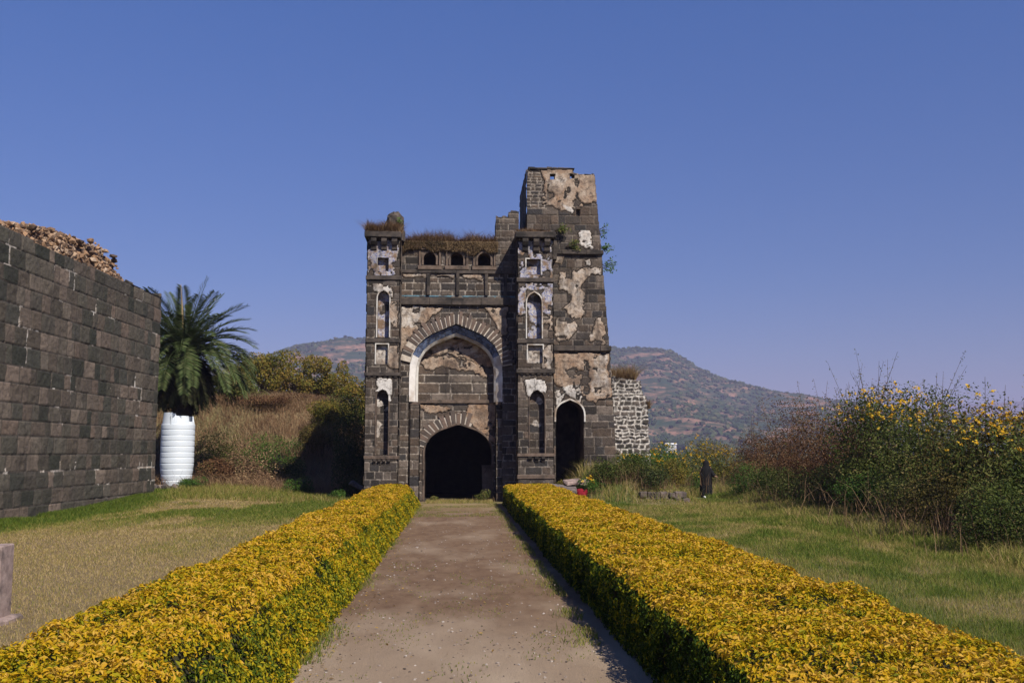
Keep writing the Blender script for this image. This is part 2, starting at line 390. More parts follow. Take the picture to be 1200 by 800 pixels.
# ---- the gatehouse
F_, Cw, T_, D_ = 32.2, 33.0, 33.55, 38.2
gate = empty('gatehouse', (1.6, 33, 0), 'ruined dark stone gatehouse with pointed arch and side tower at the path end', 'gatehouse')
_k = [keepw]
def gp(o):      # finish a gatehouse part whose mesh is in world coordinates
    o.parent = gate; o.matrix_parent_inverse = Matrix.Translation(-Vector(gate.location)); return o
def archpts(cx, w, zs, za, z0, n=10, ogee=0.0):
    """outline from bottom left, up, over the apex, down the right side"""
    cp = [(1, 0), (.985, .20), (.93, .39), (.82, .57), (.68, .70), (.54, .79), (.28, .895), (0, 1)]
    left = [(cx - w * a, zs + (za - zs) * b) for a, b in cp]
    return [(cx - w, z0)] + left + [(2 * cx - a, b) for a, b in left[-2::-1]] + [(cx + w, z0)]
def offset_arch(cx, w, zs, za, z0, d): return archpts(cx, w + d, zs, za + d * 1.1, z0)
def ring(name, inner, outer, y0, y1, mat, parent):    # band between two outlines with the same count
    bm = bmesh.new()
    for k in range(len(inner) - 1):
        a, b, c, d = inner[k], inner[k + 1], outer[k + 1], outer[k]
        vs = [bm.verts.new((q[0], y, q[1])) for y in (y0, y1) for q in (a, b, c, d)]
        for f in ((0, 1, 2, 3), (4, 7, 6, 5), (0, 4, 5, 1), (2, 6, 7, 3)): bm.faces.new([vs[i] for i in f])
        if k == 0: bm.faces.new([vs[i] for i in (0, 3, 7, 4)])
        if k == len(inner) - 2: bm.faces.new([vs[i] for i in (1, 5, 6, 2)])
    bmesh.ops.remove_doubles(bm, verts=bm.verts, dist=1e-5); bmesh.ops.recalc_face_normals(bm, faces=bm.faces)
    return bmobj(name, bm, mat, parent)
def resample(pts, n):
    P = np.array(pts); s = np.concatenate([[0], np.cumsum(np.hypot(*np.diff(P, axis=0).T))]); t = np.linspace(0, s[-1], n + 1)
    return list(zip(np.interp(t, s, P[:, 0]), np.interp(t, s, P[:, 1])))
def voussoirs(name, cx, w, zs, za, depth_r, y0, y1, n, mat, parent, skip=lambda k, n: False, ztop=None):
    a = resample(archpts(cx, w, zs, za, zs)[1:-1], n); b = resample(archpts(cx, w + depth_r, zs, za + depth_r * 1.05, zs)[1:-1], n)
    bm = bmesh.new()
    for k in range(n):
        if skip(k, n): continue
        g = .11 + random.uniform(0, .05); e = random.uniform(-.2, .10)
        def L(p, q, t): return (p[0] + (q[0] - p[0]) * t, p[1] + (q[1] - p[1]) * t)
        q = [L(a[k], a[k + 1], g), L(a[k], a[k + 1], 1 - g), L(b[k], b[k + 1], 1 - g), L(b[k], b[k + 1], g)]
        q[2] = L(q[1], q[2], 1 + e); q[3] = L(q[0], q[3], 1 + e)
        dy = random.uniform(-.006, .004)
        vs = [bm.verts.new((p[0], y, p[1])) for y in (y0 + dy, y1) for p in q]
        for f in ((0, 1, 2, 3), (4, 7, 6, 5), (0, 4, 5, 1), (2, 6, 7, 3), (0, 3, 7, 4), (1, 5, 6, 2)): bm.faces.new([vs[i] for i in f])
    bmesh.ops.recalc_face_normals(bm, faces=bm.faces)
    o = bmobj(name, bm, mat, parent)
    me = o.data; r = []
    for p in me.polygons: r.append(((p.index // 6) * .6180339) % 1)
    at_ = me.attributes.new('rnd', 'FLOAT', 'FACE'); at_.data.foreach_set('value', r); return o
def voumat():
    m, n, l, p = newmat('voussoir stone'); P = worldpos(n); a = n.new('ShaderNodeAttribute'); a.attribute_name = 'rnd'
    r = ramp(n, [(0, (.05, .042, .038)), (.4, (.11, .075, .055)), (.7, (.16, .11, .085)), (1, (.075, .06, .052))]); l.new(a.outputs['Fac'], r.inputs[0])
    b = noise(n, l, 9, 6, .7, P); c = mix(n, l, r.outputs[0], (.035, .03, .027), mrange(n, l, b.outputs[0], .48, .7, 0, .7))
    l.new(c, p.inputs['Base Color']); p.inputs['Roughness'].default_value = .9; bump(n, l, b.outputs[0], .5, .02, p); return m
M_vou = voumat()
def solid(bm, pts, y0, y1): prism(bm, pts, y0, y1)

# pilaster towers (left and right): front relief with real niches
def corner_tower(x0p, x1p, ref, seed, label):
    """ref: chart rows for the mouldings; every x in chart px"""
    x0, x1 = gX(x0p, F_), gX(x1p, F_); w = x1 - x0; z1 = gZ(ref['top'], F_); Y = F_
    hol = []; nic = ref['niches']
    prof = []
    for (a, b, t, bt, kind, dep, mat) in nic:
        xa, xb, zt, zb = gX(a, F_), gX(b, F_), gZ(t, F_), gZ(bt, F_); cx = (xa + xb) / 2; hw = (xb - xa) / 2
        if kind == 'arch':
            pts = archpts(cx, hw, zt - hw * 1.5, zt, zb)
        else: pts = [(xa, zb), (xa, zt), (xb, zt), (xb, zb)]
        prof.append((pts, dep, mat, cx, hw, zt, zb, kind)); hol.append(pts)
    f0 = stonef(.25, .38, seed, .6, patches=ref['patches'], x0=x0, z0=0, Y=Y)
    def keep(u, v):
        k = np.ones(u.shape, bool)
        for h in hol: k &= ~inpoly(x0 + u, v, h)
        return k
    tw = relief('corner_turret', (x0, Y, 0), (1, 0, 0), (0, 0, 1), w, z1, .025, f0, M_gate, gate, keep)
    gp(tw)
    # inner side facing the recess and the other flank
    for nm, xx, U in (('side_wall', x1, (0, 1, 0)), ('side_wall', x0, (0, -1, 0))):
        O = (xx, Y if U[1] > 0 else Y + 1.6, 0)
        link_ = relief(nm, O, U, (0, 0, 1), 1.6, z1, .04, stonef(.27, .42, seed + 3, .3), M_gate, tw)
    for (pts, dep, mat, cx, hw, zt, zb, kind) in prof:
        bm = bmesh.new(); n = len(pts)
        fr = [bm.verts.new((p[0], Y - .03, p[1])) for p in pts]; bk = [bm.verts.new((p[0], Y + dep, p[1])) for p in pts]
        for k in range(n): bm.faces.new((fr[k], fr[(k + 1) % n], bk[(k + 1) % n], bk[k]))
        bmobj('niche_reveal', bm, M_stone2 if mat is not M_white else M_pale, tw)
        def fn(u, v, mat=mat, q=seed + int(zb * 9)):
            h_, r_, m_ = ashlar(u, v, .25, .4, q)
            pl = (fbm(u * 3, v * 3, q) > (.32 if mat == 'tile' else .3 if mat == 'pale' else .62)) * 1.0
            return h_ * .3, np.stack([r_, m_ * .4, pl], -1), u * 0 + (2.0 if mat == 'tile' else .8)
        relief('niche', (cx - hw - .02, Y + dep, zb - .02), (1, 0, 0), (0, 0, 1), 2 * hw + .04, zt - zb + .04, .025, fn, M_gate, tw)
        # thin frame round the opening
        if kind == 'arch': out = archpts(cx, hw + .035, zt - hw * 1.5, zt + .05, zb)
        else: out = [(cx - hw - .035, zb), (cx - hw - .035, zt + .035), (cx + hw + .035, zt + .035), (cx + hw + .035, zb)]
        if kind != 'arch': pts = pts
        ring('niche_frame', pts, out, Y - .05, Y + .02, M_pale if mat == 'tile' or mat == 'pale' else M_stone2, tw)
    for (rt, rb, ov, m_) in ref['bands']:
        bm = bmesh.new(); za, zb = gZ(rt, F_), gZ(rb, F_)
        box(bm, x0 - ov, x1 + ov, Y - ov - .03, Y + 1.0, zb, za, .006, .012)
        bmobj('cornice', bm, m_, tw)
    # brackets under the top slab, the middle cornice and the niche sill
    for (rt, rb, cnt, dep, xa, xb) in ref['brackets']:
        za, zb = gZ(rt, F_), gZ(rb, F_); xa, xb = gX(xa, F_), gX(xb, F_)
        for k in range(cnt):
            c = xa + (xb - xa) * (k + .5) / cnt; bw = (xb - xa) / cnt * .26
            bm = bmesh.new(); h = za - zb
            prf = [(0, za), (-dep, za), (-dep, za - h * .28), (-dep * .75, za - h * .5), (-dep * .55, za - h * .55), (-dep * .4, za - h * .85), (-.03, zb), (0, zb)]
            A = [bm.verts.new((c - bw, Y + q[0], q[1])) for q in prf]; B = [bm.verts.new((c + bw, Y + q[0], q[1])) for q in prf]
            bm.faces.new(A); bm.faces.new(B[::-1])
            for i in range(len(prf)): bm.faces.new((A[i], B[i], B[(i + 1) % len(prf)], A[(i + 1) % len(prf)]))
            bmesh.ops.recalc_face_normals(bm, faces=bm.faces); bmobj('bracket', bm, M_stone, tw)
    # top slab
    bm = bmesh.new(); za, zb = gZ(ref['top'], F_), gZ(ref['slab'], F_)
    box(bm, gX(ref['sx0'], F_), gX(ref['sx1'], F_), Y - .28, Y + 1.3, zb, za + .02, .015, .02)
    bmobj('roof_slab', bm, M_stone, tw)
    # solid core
    bm = bmesh.new(); box(bm, x0 + .03, x1 - .03, Y + .42, Cw + 1.0, 0, z1 - .02); bmobj('core', bm, M_stone, tw)
    return tw
refL = dict(top=275, slab=281, sx0=425.5, sx1=468.5,
    niches=[(440.5, 454.5, 303, 319, 'sq', .14, 'tile'), (441.5, 455.5, 341, 396, 'arch', .20, 'tile'), (440.5, 454.5, 404, 427, 'sq', .10, 'pale'), (442, 456, 456, 533, 'arch', .21, 'stone')],
    patches=[([(432, 282), (465, 282), (465, 324), (432, 324)], 2), ([(437, 333), (459, 333), (459, 346), (437, 346)], .9), ([(456, 352), (465, 352), (465, 384), (456, 384)], .45),
             ([(456, 405), (466, 405), (466, 430), (456, 430)], .35), ([(440, 446), (457, 446), (457, 470), (453, 472), (440, 458)], 1.2)],
    bands=[(324, 329, .05, M_stone), (397, 402, .03, M_stone), (437, 441, .06, M_stone), (534, 538, .03, M_stone2)],
    brackets=[(281, 296, 3, .24, 430, 467), (441, 445, 6, .07, 430, 467), (538, 545, 4, .12, 438, 460)])
refR = dict(top=273, slab=279, sx0=603.5, sx1=651,
    niches=[(617, 634, 303, 321, 'sq', .14, 'tile'), (617.5, 635, 342, 396, 'arch', .20, 'tile'), (618.5, 636, 404, 425, 'sq', .10, 'pale'), (620.5, 638, 456, 531, 'arch', .21, 'stone')],
    patches=[([(608, 282), (647, 282), (647, 325), (608, 325)], 2), ([(608, 331), (646, 331), (646, 366), (637, 366), (637, 340), (616, 340), (616, 366), (608, 366)], 2), ([(637, 366), (646, 366), (646, 387), (637, 387)], .5),
             ([(637, 402), (647, 402), (647, 431), (637, 431)], .6), ([(617, 445), (640, 445), (640, 467), (617, 467)], 1.2)],
    bands=[(325, 330, .05, M_stone), (397, 402, .03, M_stone), (432, 437, .06, M_stone), (531, 535, .03, M_stone2), (556, 561, .03, M_stone2)],
    brackets=[(279, 296, 3, .24, 609, 648), (437, 441, 6, .07, 608, 648), (535, 542, 3, .12, 617, 640)])
TL = corner_tower(429, 467, refL, 3, 'left'); TR = corner_tower(607, 648, refR, 8, 'right')

# central wall with the great arch, panels and little parapet windows
xc0, xc1 = gX(466, Cw), gX(609, Cw); acx = gX(534.5, Cw)
mw = (gX(591, Cw) - gX(481.5, Cw)) / 2; mzs = gZ(438, Cw); mza = gZ(380, Cw); mz0 = 0
win = []
for a, b in ((496.5, 511), (528, 543), (560, 575)):
    xa, xb = gX(a, Cw, 300), gX(b, Cw, 300); win.append(archpts((xa + xb) / 2, (xb - xa) / 2, gZ(304, Cw), gZ(296, Cw), gZ(311, Cw)))
panels = [(470, 500), (504, 534), (538.5, 568), (572, 590)]
mainarch = archpts(acx, mw, mzs, mza, -.2)
ztopc = gZ(283, Cw)
pat = [([(466, 360), (520, 360), (500, 378), (486, 398), (481, 412), (466, 412)], .35), ([(466, 360), (500, 360), (492, 372), (488, 385), (466, 385)], .75),
       ([(566, 360), (594, 360), (594, 402), (588, 392), (580, 378)], .45), ([(470, 321), (500, 321), (500, 326), (470, 325)], .6), ([(538, 321), (568, 321), (568, 327), (538, 326)], .5), ([(504, 321), (534, 321), (534, 325)], .6)]
def fc(u, v):
    big = stonef(.24, .40, 15, .9, patches=pat, x0=xc0, z0=0, Y=Cw, warpamt=4)(u, v)
    sm = stonef(.235, .42, 16, 1.2, jw=.016, patches=pat, x0=xc0, z0=0, Y=Cw, warpamt=4)(u, v)
    k = (v > gZ(352, Cw)) & (v < gZ(321, Cw))
    return np.where(k, sm[0], big[0]), np.where(k[..., None], sm[1], big[1]), np.where(k, sm[2], big[2])
def keepc(u, v):
    x = xc0 + u; k = ~inpoly(x, v, mainarch)
    for wq in win: k &= ~inpoly(x, v, wq)
    top = ztopc - .16 * fbm(u * 1.5, u * 0, 5) + .05
    return k & (v < top)
cw = relief('central_wall', (xc0, Cw, 0), (1, 0, 0), (0, 0, 1), xc1 - xc0, ztopc + .1, .025, fc, M_gate, gate, keepc); gp(cw)
def cadd(name, bm, mat): return bmobj(name, bm, mat, cw)
# horizontal bands, mullions between panels, tile course
for (rt, rb, pr, m_) in ((317, 321, .10, M_stone), (346.5, 348.5, .035, M_teal), (349.5, 358, .14, M_stone)):
    bm = bmesh.new(); x = gX(467.5, Cw)
    while x < gX(606.5, Cw) - .05:
        L = min(random.uniform(.5, 1.1), gX(606.5, Cw) - x)
        box(bm, x + .002, x + L - .004, Cw - pr + random.uniform(0, .015), Cw + .1, gZ(rb, Cw) + random.uniform(0, .008), gZ(rt, Cw) - random.uniform(0, .01), .003, .008); x += L
    cadd('string_course' if m_ is not M_teal else 'tile_course', bm, m_)
for a in (468.5, 502, 536.3, 570, 592):
    bm = bmesh.new(); xm = gX(a, Cw, 335); box(bm, xm - .055, xm + .055, Cw - .09, Cw + .05, gZ(346.3, Cw), gZ(321.2, Cw), .004, .008); cadd('panel_post', bm, M_stone)
# parapet windows: reveal, frame, sill
for wq in win:
    bm = bmesh.new(); fr = [bm.verts.new((p[0], Cw - .02, p[1])) for p in wq]; bk = [bm.verts.new((p[0], Cw + .5, p[1])) for p in wq]; n = len(wq)
    for k in range(n): bm.faces.new((fr[k], fr[(k + 1) % n], bk[(k + 1) % n], bk[k]))
    cadd('window_reveal', bm, M_stone2)
    cx = (wq[0][0] + wq[-1][0]) / 2; hw = (wq[-1][0] - wq[0][0]) / 2
    o = archpts(cx, hw + .06, gZ(304, Cw), gZ(296, Cw) + .07, gZ(311, Cw)); ring('window_frame', wq, o, Cw - .06, Cw + .03, M_stone2, cw)
    bm = bmesh.new(); a, b = cx - hw - .16, cx + hw + .16; zt = gZ(293.5, Cw)
    box(bm, a, b, Cw - .10, Cw + .02, zt, zt + .05, .004, .006); box(bm, a, a + .06, Cw - .08, Cw + .02, gZ(312, Cw), zt - .002, .004, .006)
    box(bm, b - .06, b, Cw - .08, Cw + .02, gZ(312, Cw), zt - .002, .004, .006); box(bm, a - .03, b + .03, Cw - .11, Cw + .02, gZ(316.5, Cw), gZ(312.2, Cw), .004, .006)
    cadd('window_surround', bm, M_stone2)
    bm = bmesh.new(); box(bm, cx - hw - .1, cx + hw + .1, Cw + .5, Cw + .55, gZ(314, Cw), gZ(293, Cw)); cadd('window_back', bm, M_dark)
# the great arch: dark blue outer band, white inner moulding, recess soffit
inn = archpts(acx, mw - .27, mzs, mza - .36, gZ(470.5, Cw)); mid = archpts(acx, mw - .16, mzs, mza - .20, gZ(470.5, Cw)); out = archpts(acx, mw + .015, mzs, mza + .02, gZ(470.5, Cw))
def splay(name, A, ya, B, yb, mat, parent, back=None, sel=None):
    bm = bmesh.new(); va = [bm.verts.new((p[0], ya, p[1])) for p in A]; vb = [bm.verts.new((p[0], yb, p[1])) for p in B]
    vc = [bm.verts.new((p[0], back or yb + .4, p[1])) for p in B]
    for k in range(len(A) - 1):
        if sel and not sel(k, len(A) - 1): continue
        bm.faces.new((va[k], va[k + 1], vb[k + 1], vb[k])); bm.faces.new((vb[k], vb[k + 1], vc[k + 1], vc[k]))
    loose = [v for v in bm.verts if not v.link_faces]; bmesh.ops.delete(bm, geom=loose, context='VERTS')
    return bmobj(name, bm, mat, parent)
AO = archpts(acx, mw - .005, mzs, mza - .03, gZ(470.5, Cw)); AI = archpts(acx, mw - .22, mzs, mza - .27, gZ(470.5, Cw)); AJ = archpts(acx, mw - .285, mzs, mza - .37, gZ(470.5, Cw))
leg = lambda k, n: k < 3 or k >= n - 3
o = splay('arch_moulding', AO, Cw - .02, AI, Cw + .16, M_blue, gate, Cw + .2, lambda k, n: not leg(k, n)); gp(o); o['label'] = 'weathered dark blue glazed crown moulding of the great arch'
for sl, lb in ((lambda k, n: k < 3, 'white plastered left leg of the great arch moulding'), (lambda k, n: k >= n - 3, 'white plastered right leg of the great arch moulding')):
    o = splay('arch_leg_moulding', AO, Cw - .02, AI, Cw + .16, M_white, gate, Cw + .2, sl); gp(o); o['label'] = lb
o = splay('arch_bead', AI, Cw + .13, AJ, Cw + .2, M_pale, gate, T_ + .1); gp(o)
# voussoirs of the great arch
o = voussoirs('voussoir_ring', acx, mw + .02, mzs, mza + .03, .42, Cw - .10, Cw + .12, 37, M_vou, gate, lambda k, n: k < 4 or k > n - 3 or k in (6,)); gp(o)
bm = bmesh.new()
a_ = resample(archpts(acx, mw + .0, mzs, mza + .01, mzs)[1:-1], 40); b_ = resample(archpts(acx, mw + .34, mzs, mza + .36, mzs)[1:-1], 40)
for k in range(40):
    if k < 3 or k > 37: continue
    vs = [bm.verts.new((p[0], y, p[1])) for y in (Cw - .085, Cw + .05) for p in (a_[k], a_[k + 1], b_[k + 1], b_[k])]
    for f in ((0, 1, 2, 3), (4, 7, 6, 5), (2, 6, 7, 3), (0, 4, 5, 1)): bm.faces.new([vs[i] for i in f])
bmesh.ops.recalc_face_normals(bm, faces=bm.faces); gp(bmobj('arch_mortar', bm, M_mort, gate))
# quoin piers under the springing
for (a, b, yy) in ((481.5, 491.5, Cw + .16), (582, 591, Cw + .16)):
    x0, x1 = gX(a, Cw), gX(b, Cw)
    w_ = x1 - x0
    o = relief('arch_pier', (x0, yy, 0), (1, 0, 0), (0, 0, 1), w_, gZ(471, Cw), .025, stonef(.27, .5, int(a), .7), M_gate, gate); gp(o)
    for xx, U in ((x1, (0, 1, 0)), (x0, (0, -1, 0))):
        relief('side_face', (xx, yy if U[1] > 0 else T_ + .1, 0), U, (0, 0, 1), T_ + .1 - yy, gZ(471, Cw), .04, stonef(.27, .5, int(a) + 1, .4), M_gate, o)
    bm = bmesh.new(); xm = x0 - .0 if a < 500 else x0; box(bm, x0 - .03, x1 + .03, yy - .05, T_, gZ(474, Cw), gZ(470.6, Cw), .003, .008); bmobj('capital', bm, M_stone2, o)
# jambs of the outer reveal
for xx, U, O in ((acx - mw, (0, 1, 0), Cw), (acx + mw, (0, -1, 0), T_ + .1)):
    o = relief('reveal_wall', (xx, O, 0), U, (0, 0, 1), .65, mzs, .04, stonef(.27, .5, 44, .3), M_gate, gate); gp(o)
# tympanum with the doorway
dcx = gX(537, T_, 540); dw = (gX(576.5, T_, 540) - gX(497, T_, 540)) / 2; dzs = gZ(533, T_); dza = gZ(497, T_)
door = archpts(dcx, dw, dzs, dza, -.3); tx0, tx1 = gX(480, T_), gX(594, T_)
tp = [([(488, 424), (520, 418), (545, 420), (566, 434), (574, 446), (552, 436), (520, 430), (500, 434)], .3), ([(488, 400), (590, 395), (590, 432), (560, 430), (545, 418), (520, 414), (488, 424)], 3),
      ([(549, 472), (582, 472), (582, 520), (566, 512), (552, 498), (545, 488)], .12), ([(490, 476), (512, 474), (530, 480), (505, 484)], .2), ([(500, 408), (560, 404), (562, 412), (502, 416)], .35)]
def ft(u, v):
    h, d, t = stonef(.30, .62, 23, 1.25, jw=.018, patches=tp, x0=tx0, z0=0, Y=T_, warpamt=5)(u, v)
    d[..., 2] = np.where(t > 2.5, .85, d[..., 2]); t = np.where(t > 2.5, 0.05 - .2 + .5 * (fbm(u * 3, v * 6, 4) > .55), t)
    d[..., 0] = d[..., 0] * .8 + .1
    return h, d, t
ty = relief('tympanum_wall', (tx0, T_, 0), (1, 0, 0), (0, 0, 1), tx1 - tx0, mza, .025, ft, M_gate, gate, lambda u, v: ~inpoly(tx0 + u, v, door)); gp(ty)
bm = bmesh.new(); box(bm, gX(489, T_), gX(583, T_), T_ - .10, T_ + .05, gZ(472.5, T_), gZ(468.5, T_), .004, .01); o = bmobj('ledge', bm, M_stone2, gate); gp(o)
o = voussoirs('door_voussoirs', dcx, dw, dzs, dza, .46, T_ - .06, T_ + .1, 23, M_vou, gate, lambda k, n: k < 2 or k > 13); gp(o)
bm = bmesh.new(); a_ = resample(archpts(dcx, dw, dzs, dza, dzs)[1:-1], 40); b_ = resample(archpts(dcx, dw + .37, dzs, dza + .39, dzs)[1:-1], 40)
for k in range(3, 25):
    vs = [bm.verts.new((p[0], y, p[1])) for y in (T_ - .045, T_ + .05) for p in (a_[k], a_[k + 1], b_[k + 1], b_[k])]
    for f in ((0, 1, 2, 3), (4, 7, 6, 5), (2, 6, 7, 3), (0, 4, 5, 1)): bm.faces.new([vs[i] for i in f])
bmesh.ops.recalc_face_normals(bm, faces=bm.faces); gp(bmobj('door_mortar', bm, M_mort, gate))
ring('door_edge', door, archpts(dcx, dw + .05, dzs, dza + .06, -.3), T_ - .06, T_ + .1, M_stone2, ty)
splay('door_reveal', door, T_ - .02, door, T_ + .6, M_stone2, ty, T_ + .9)
bm = bmesh.new(); box(bm, gX(566, T_), gX(578, T_), T_ + .62, T_ + .9, 0, gZ(545, T_), .01); bmobj('inner_jamb', bm, M_stone2, ty)
# vaulted passage behind the doorway: floor, side walls, vault, back
pw, pd = 1.7, D_ + 1.2
bm = bmesh.new(); pp = archpts(dcx, pw, 1.9, 3.3, 0)
va = [bm.verts.new((p[0], T_ + .5, p[1])) for p in pp]; vb = [bm.verts.new((p[0], pd, p[1])) for p in pp]
for k in range(len(pp) - 1): bm.faces.new((va[k], va[k + 1], vb[k + 1], vb[k]))
bm.faces.new(vb); v4 = [bm.verts.new(q) for q in ((dcx - pw, T_ - .2, .006), (dcx + pw, T_ - .2, .006), (dcx + pw, pd, .006), (dcx - pw, pd, .006))]; bm.faces.new(v4)
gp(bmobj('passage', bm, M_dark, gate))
# main body behind: flat roofed block
bxl, bxr = gX(431, F_), gX(720, F_, 540)
bm = bmesh.new()
box(bm, xc0 - .9, acx - 2.1, T_ + .75, D_ + 1.3, 0, ztopc - .25); box(bm, dcx + pw + .02, gX(640, T_), T_ + .75, D_ + 1.3, 0, ztopc - .25)
box(bm, acx - 2.1 + .002, dcx + pw + .018, T_ + .76, D_ + 1.3, 3.4, ztopc - .25)
box(bm, acx - 2.1 + .002, dcx - pw - .002, T_ + .76, D_ + 1.3, 0, 3.39)
box(bm, xc0 - .1, xc1 + .1, Cw + .7, T_ + .74, gZ(372, Cw), ztopc - .24)
box(bm, dcx - pw, dcx + pw, D_ + 1.22, D_ + 1.3, 0, 3.39)
gp(bmobj('body', bm, M_stone, gate))
# broken stair turret over the centre-right, stepped top
bx0, bx1 = gX(581, Cw - .06, 260), gX(608, Cw - .06, 260); bzt = gZ(246, Cw)
def keepb(u, v): return v < np.where(u < .42, gZ(254, Cw) - gZ(320, Cw), gZ(247.5, Cw) - gZ(320, Cw)) + .08 * (vn(u * 7, u * 0, 4) - .5)
o = relief('stair_block', (bx0, Cw - .06, gZ(320, Cw)), (1, 0, 0), (0, 0, 1), bx1 - bx0, bzt - gZ(320, Cw) + .1, .025, stonef(.2, .35, 61, .5), M_gate, gate, keepb); gp(o)
bm = bmesh.new(); box(bm, bx0 + .01, bx0 + .42, Cw - .045, Cw + 1.4, gZ(320, Cw), gZ(254.5, Cw), .01); box(bm, bx0 + .424, bx1 - .01, Cw - .045, Cw + 1.4, gZ(320, Cw), gZ(248.5, Cw), .01)
box(bm, bx0 + .5, bx0 + .72, Cw, Cw + .5, gZ(248.4, Cw), gZ(246, Cw), .02); bmobj('block_core', bm, M_stone, o)
# tall tower: four battered stages
TY = 32.85
stages = [  # name, rows (bottom, top), left px, right px (bottom, top), Y, seed, patches
 ('tower_base', 590, 411, 647.5, (724.5, 714.5), TY, 71,
   [([(647, 411), (700, 411), (715, 411), (717, 440), (719, 462), (708, 472), (695, 474), (688, 466), (648, 456)], .22), ([(650, 456), (682.5, 456), (682.5, 490), (679, 476), (667, 466), (654, 474), (650, 480)], .95),
    ([(700, 414), (713, 414), (716, 458), (704, 470), (692, 462), (697, 440)], .6)]),
 ('tower_stage', 405, 298, 647.5, (713.5, 705), TY + .06, 72,
   [([(655, 317), (704, 313), (704, 322), (694, 322), (690, 330), (680, 340), (679, 375), (672, 392), (664, 400), (650, 400), (650, 380), (664, 352), (663, 340), (655, 336)], .55),
    ([(697, 372), (709, 368), (712, 402), (692, 402)], .45), ([(646, 298), (664, 298), (660, 308), (646, 306)], .5), ([(681, 304), (689, 304), (688, 311), (681, 310)], .9)]),
 ('tower_stage', 293, 270, 640, (704, 702.5), TY + .1, 73, [([(680, 268), (687, 268), (691, 278), (689, 291), (678, 291), (677, 280)], .9)]),
 ('tower_top', 270.5, 196, 617.5, (702, 696), TY + .16, 74,
   [([(636, 198), (700, 200), (700, 241), (690, 239), (672, 244), (655, 249), (648, 240), (635, 240)], .28), ([(638, 204), (662, 204), (658, 226), (640, 224)], .5), ([(655, 238), (668, 241), (672, 249), (668, 252)], .7)])]
stobj = []
tdoor = None
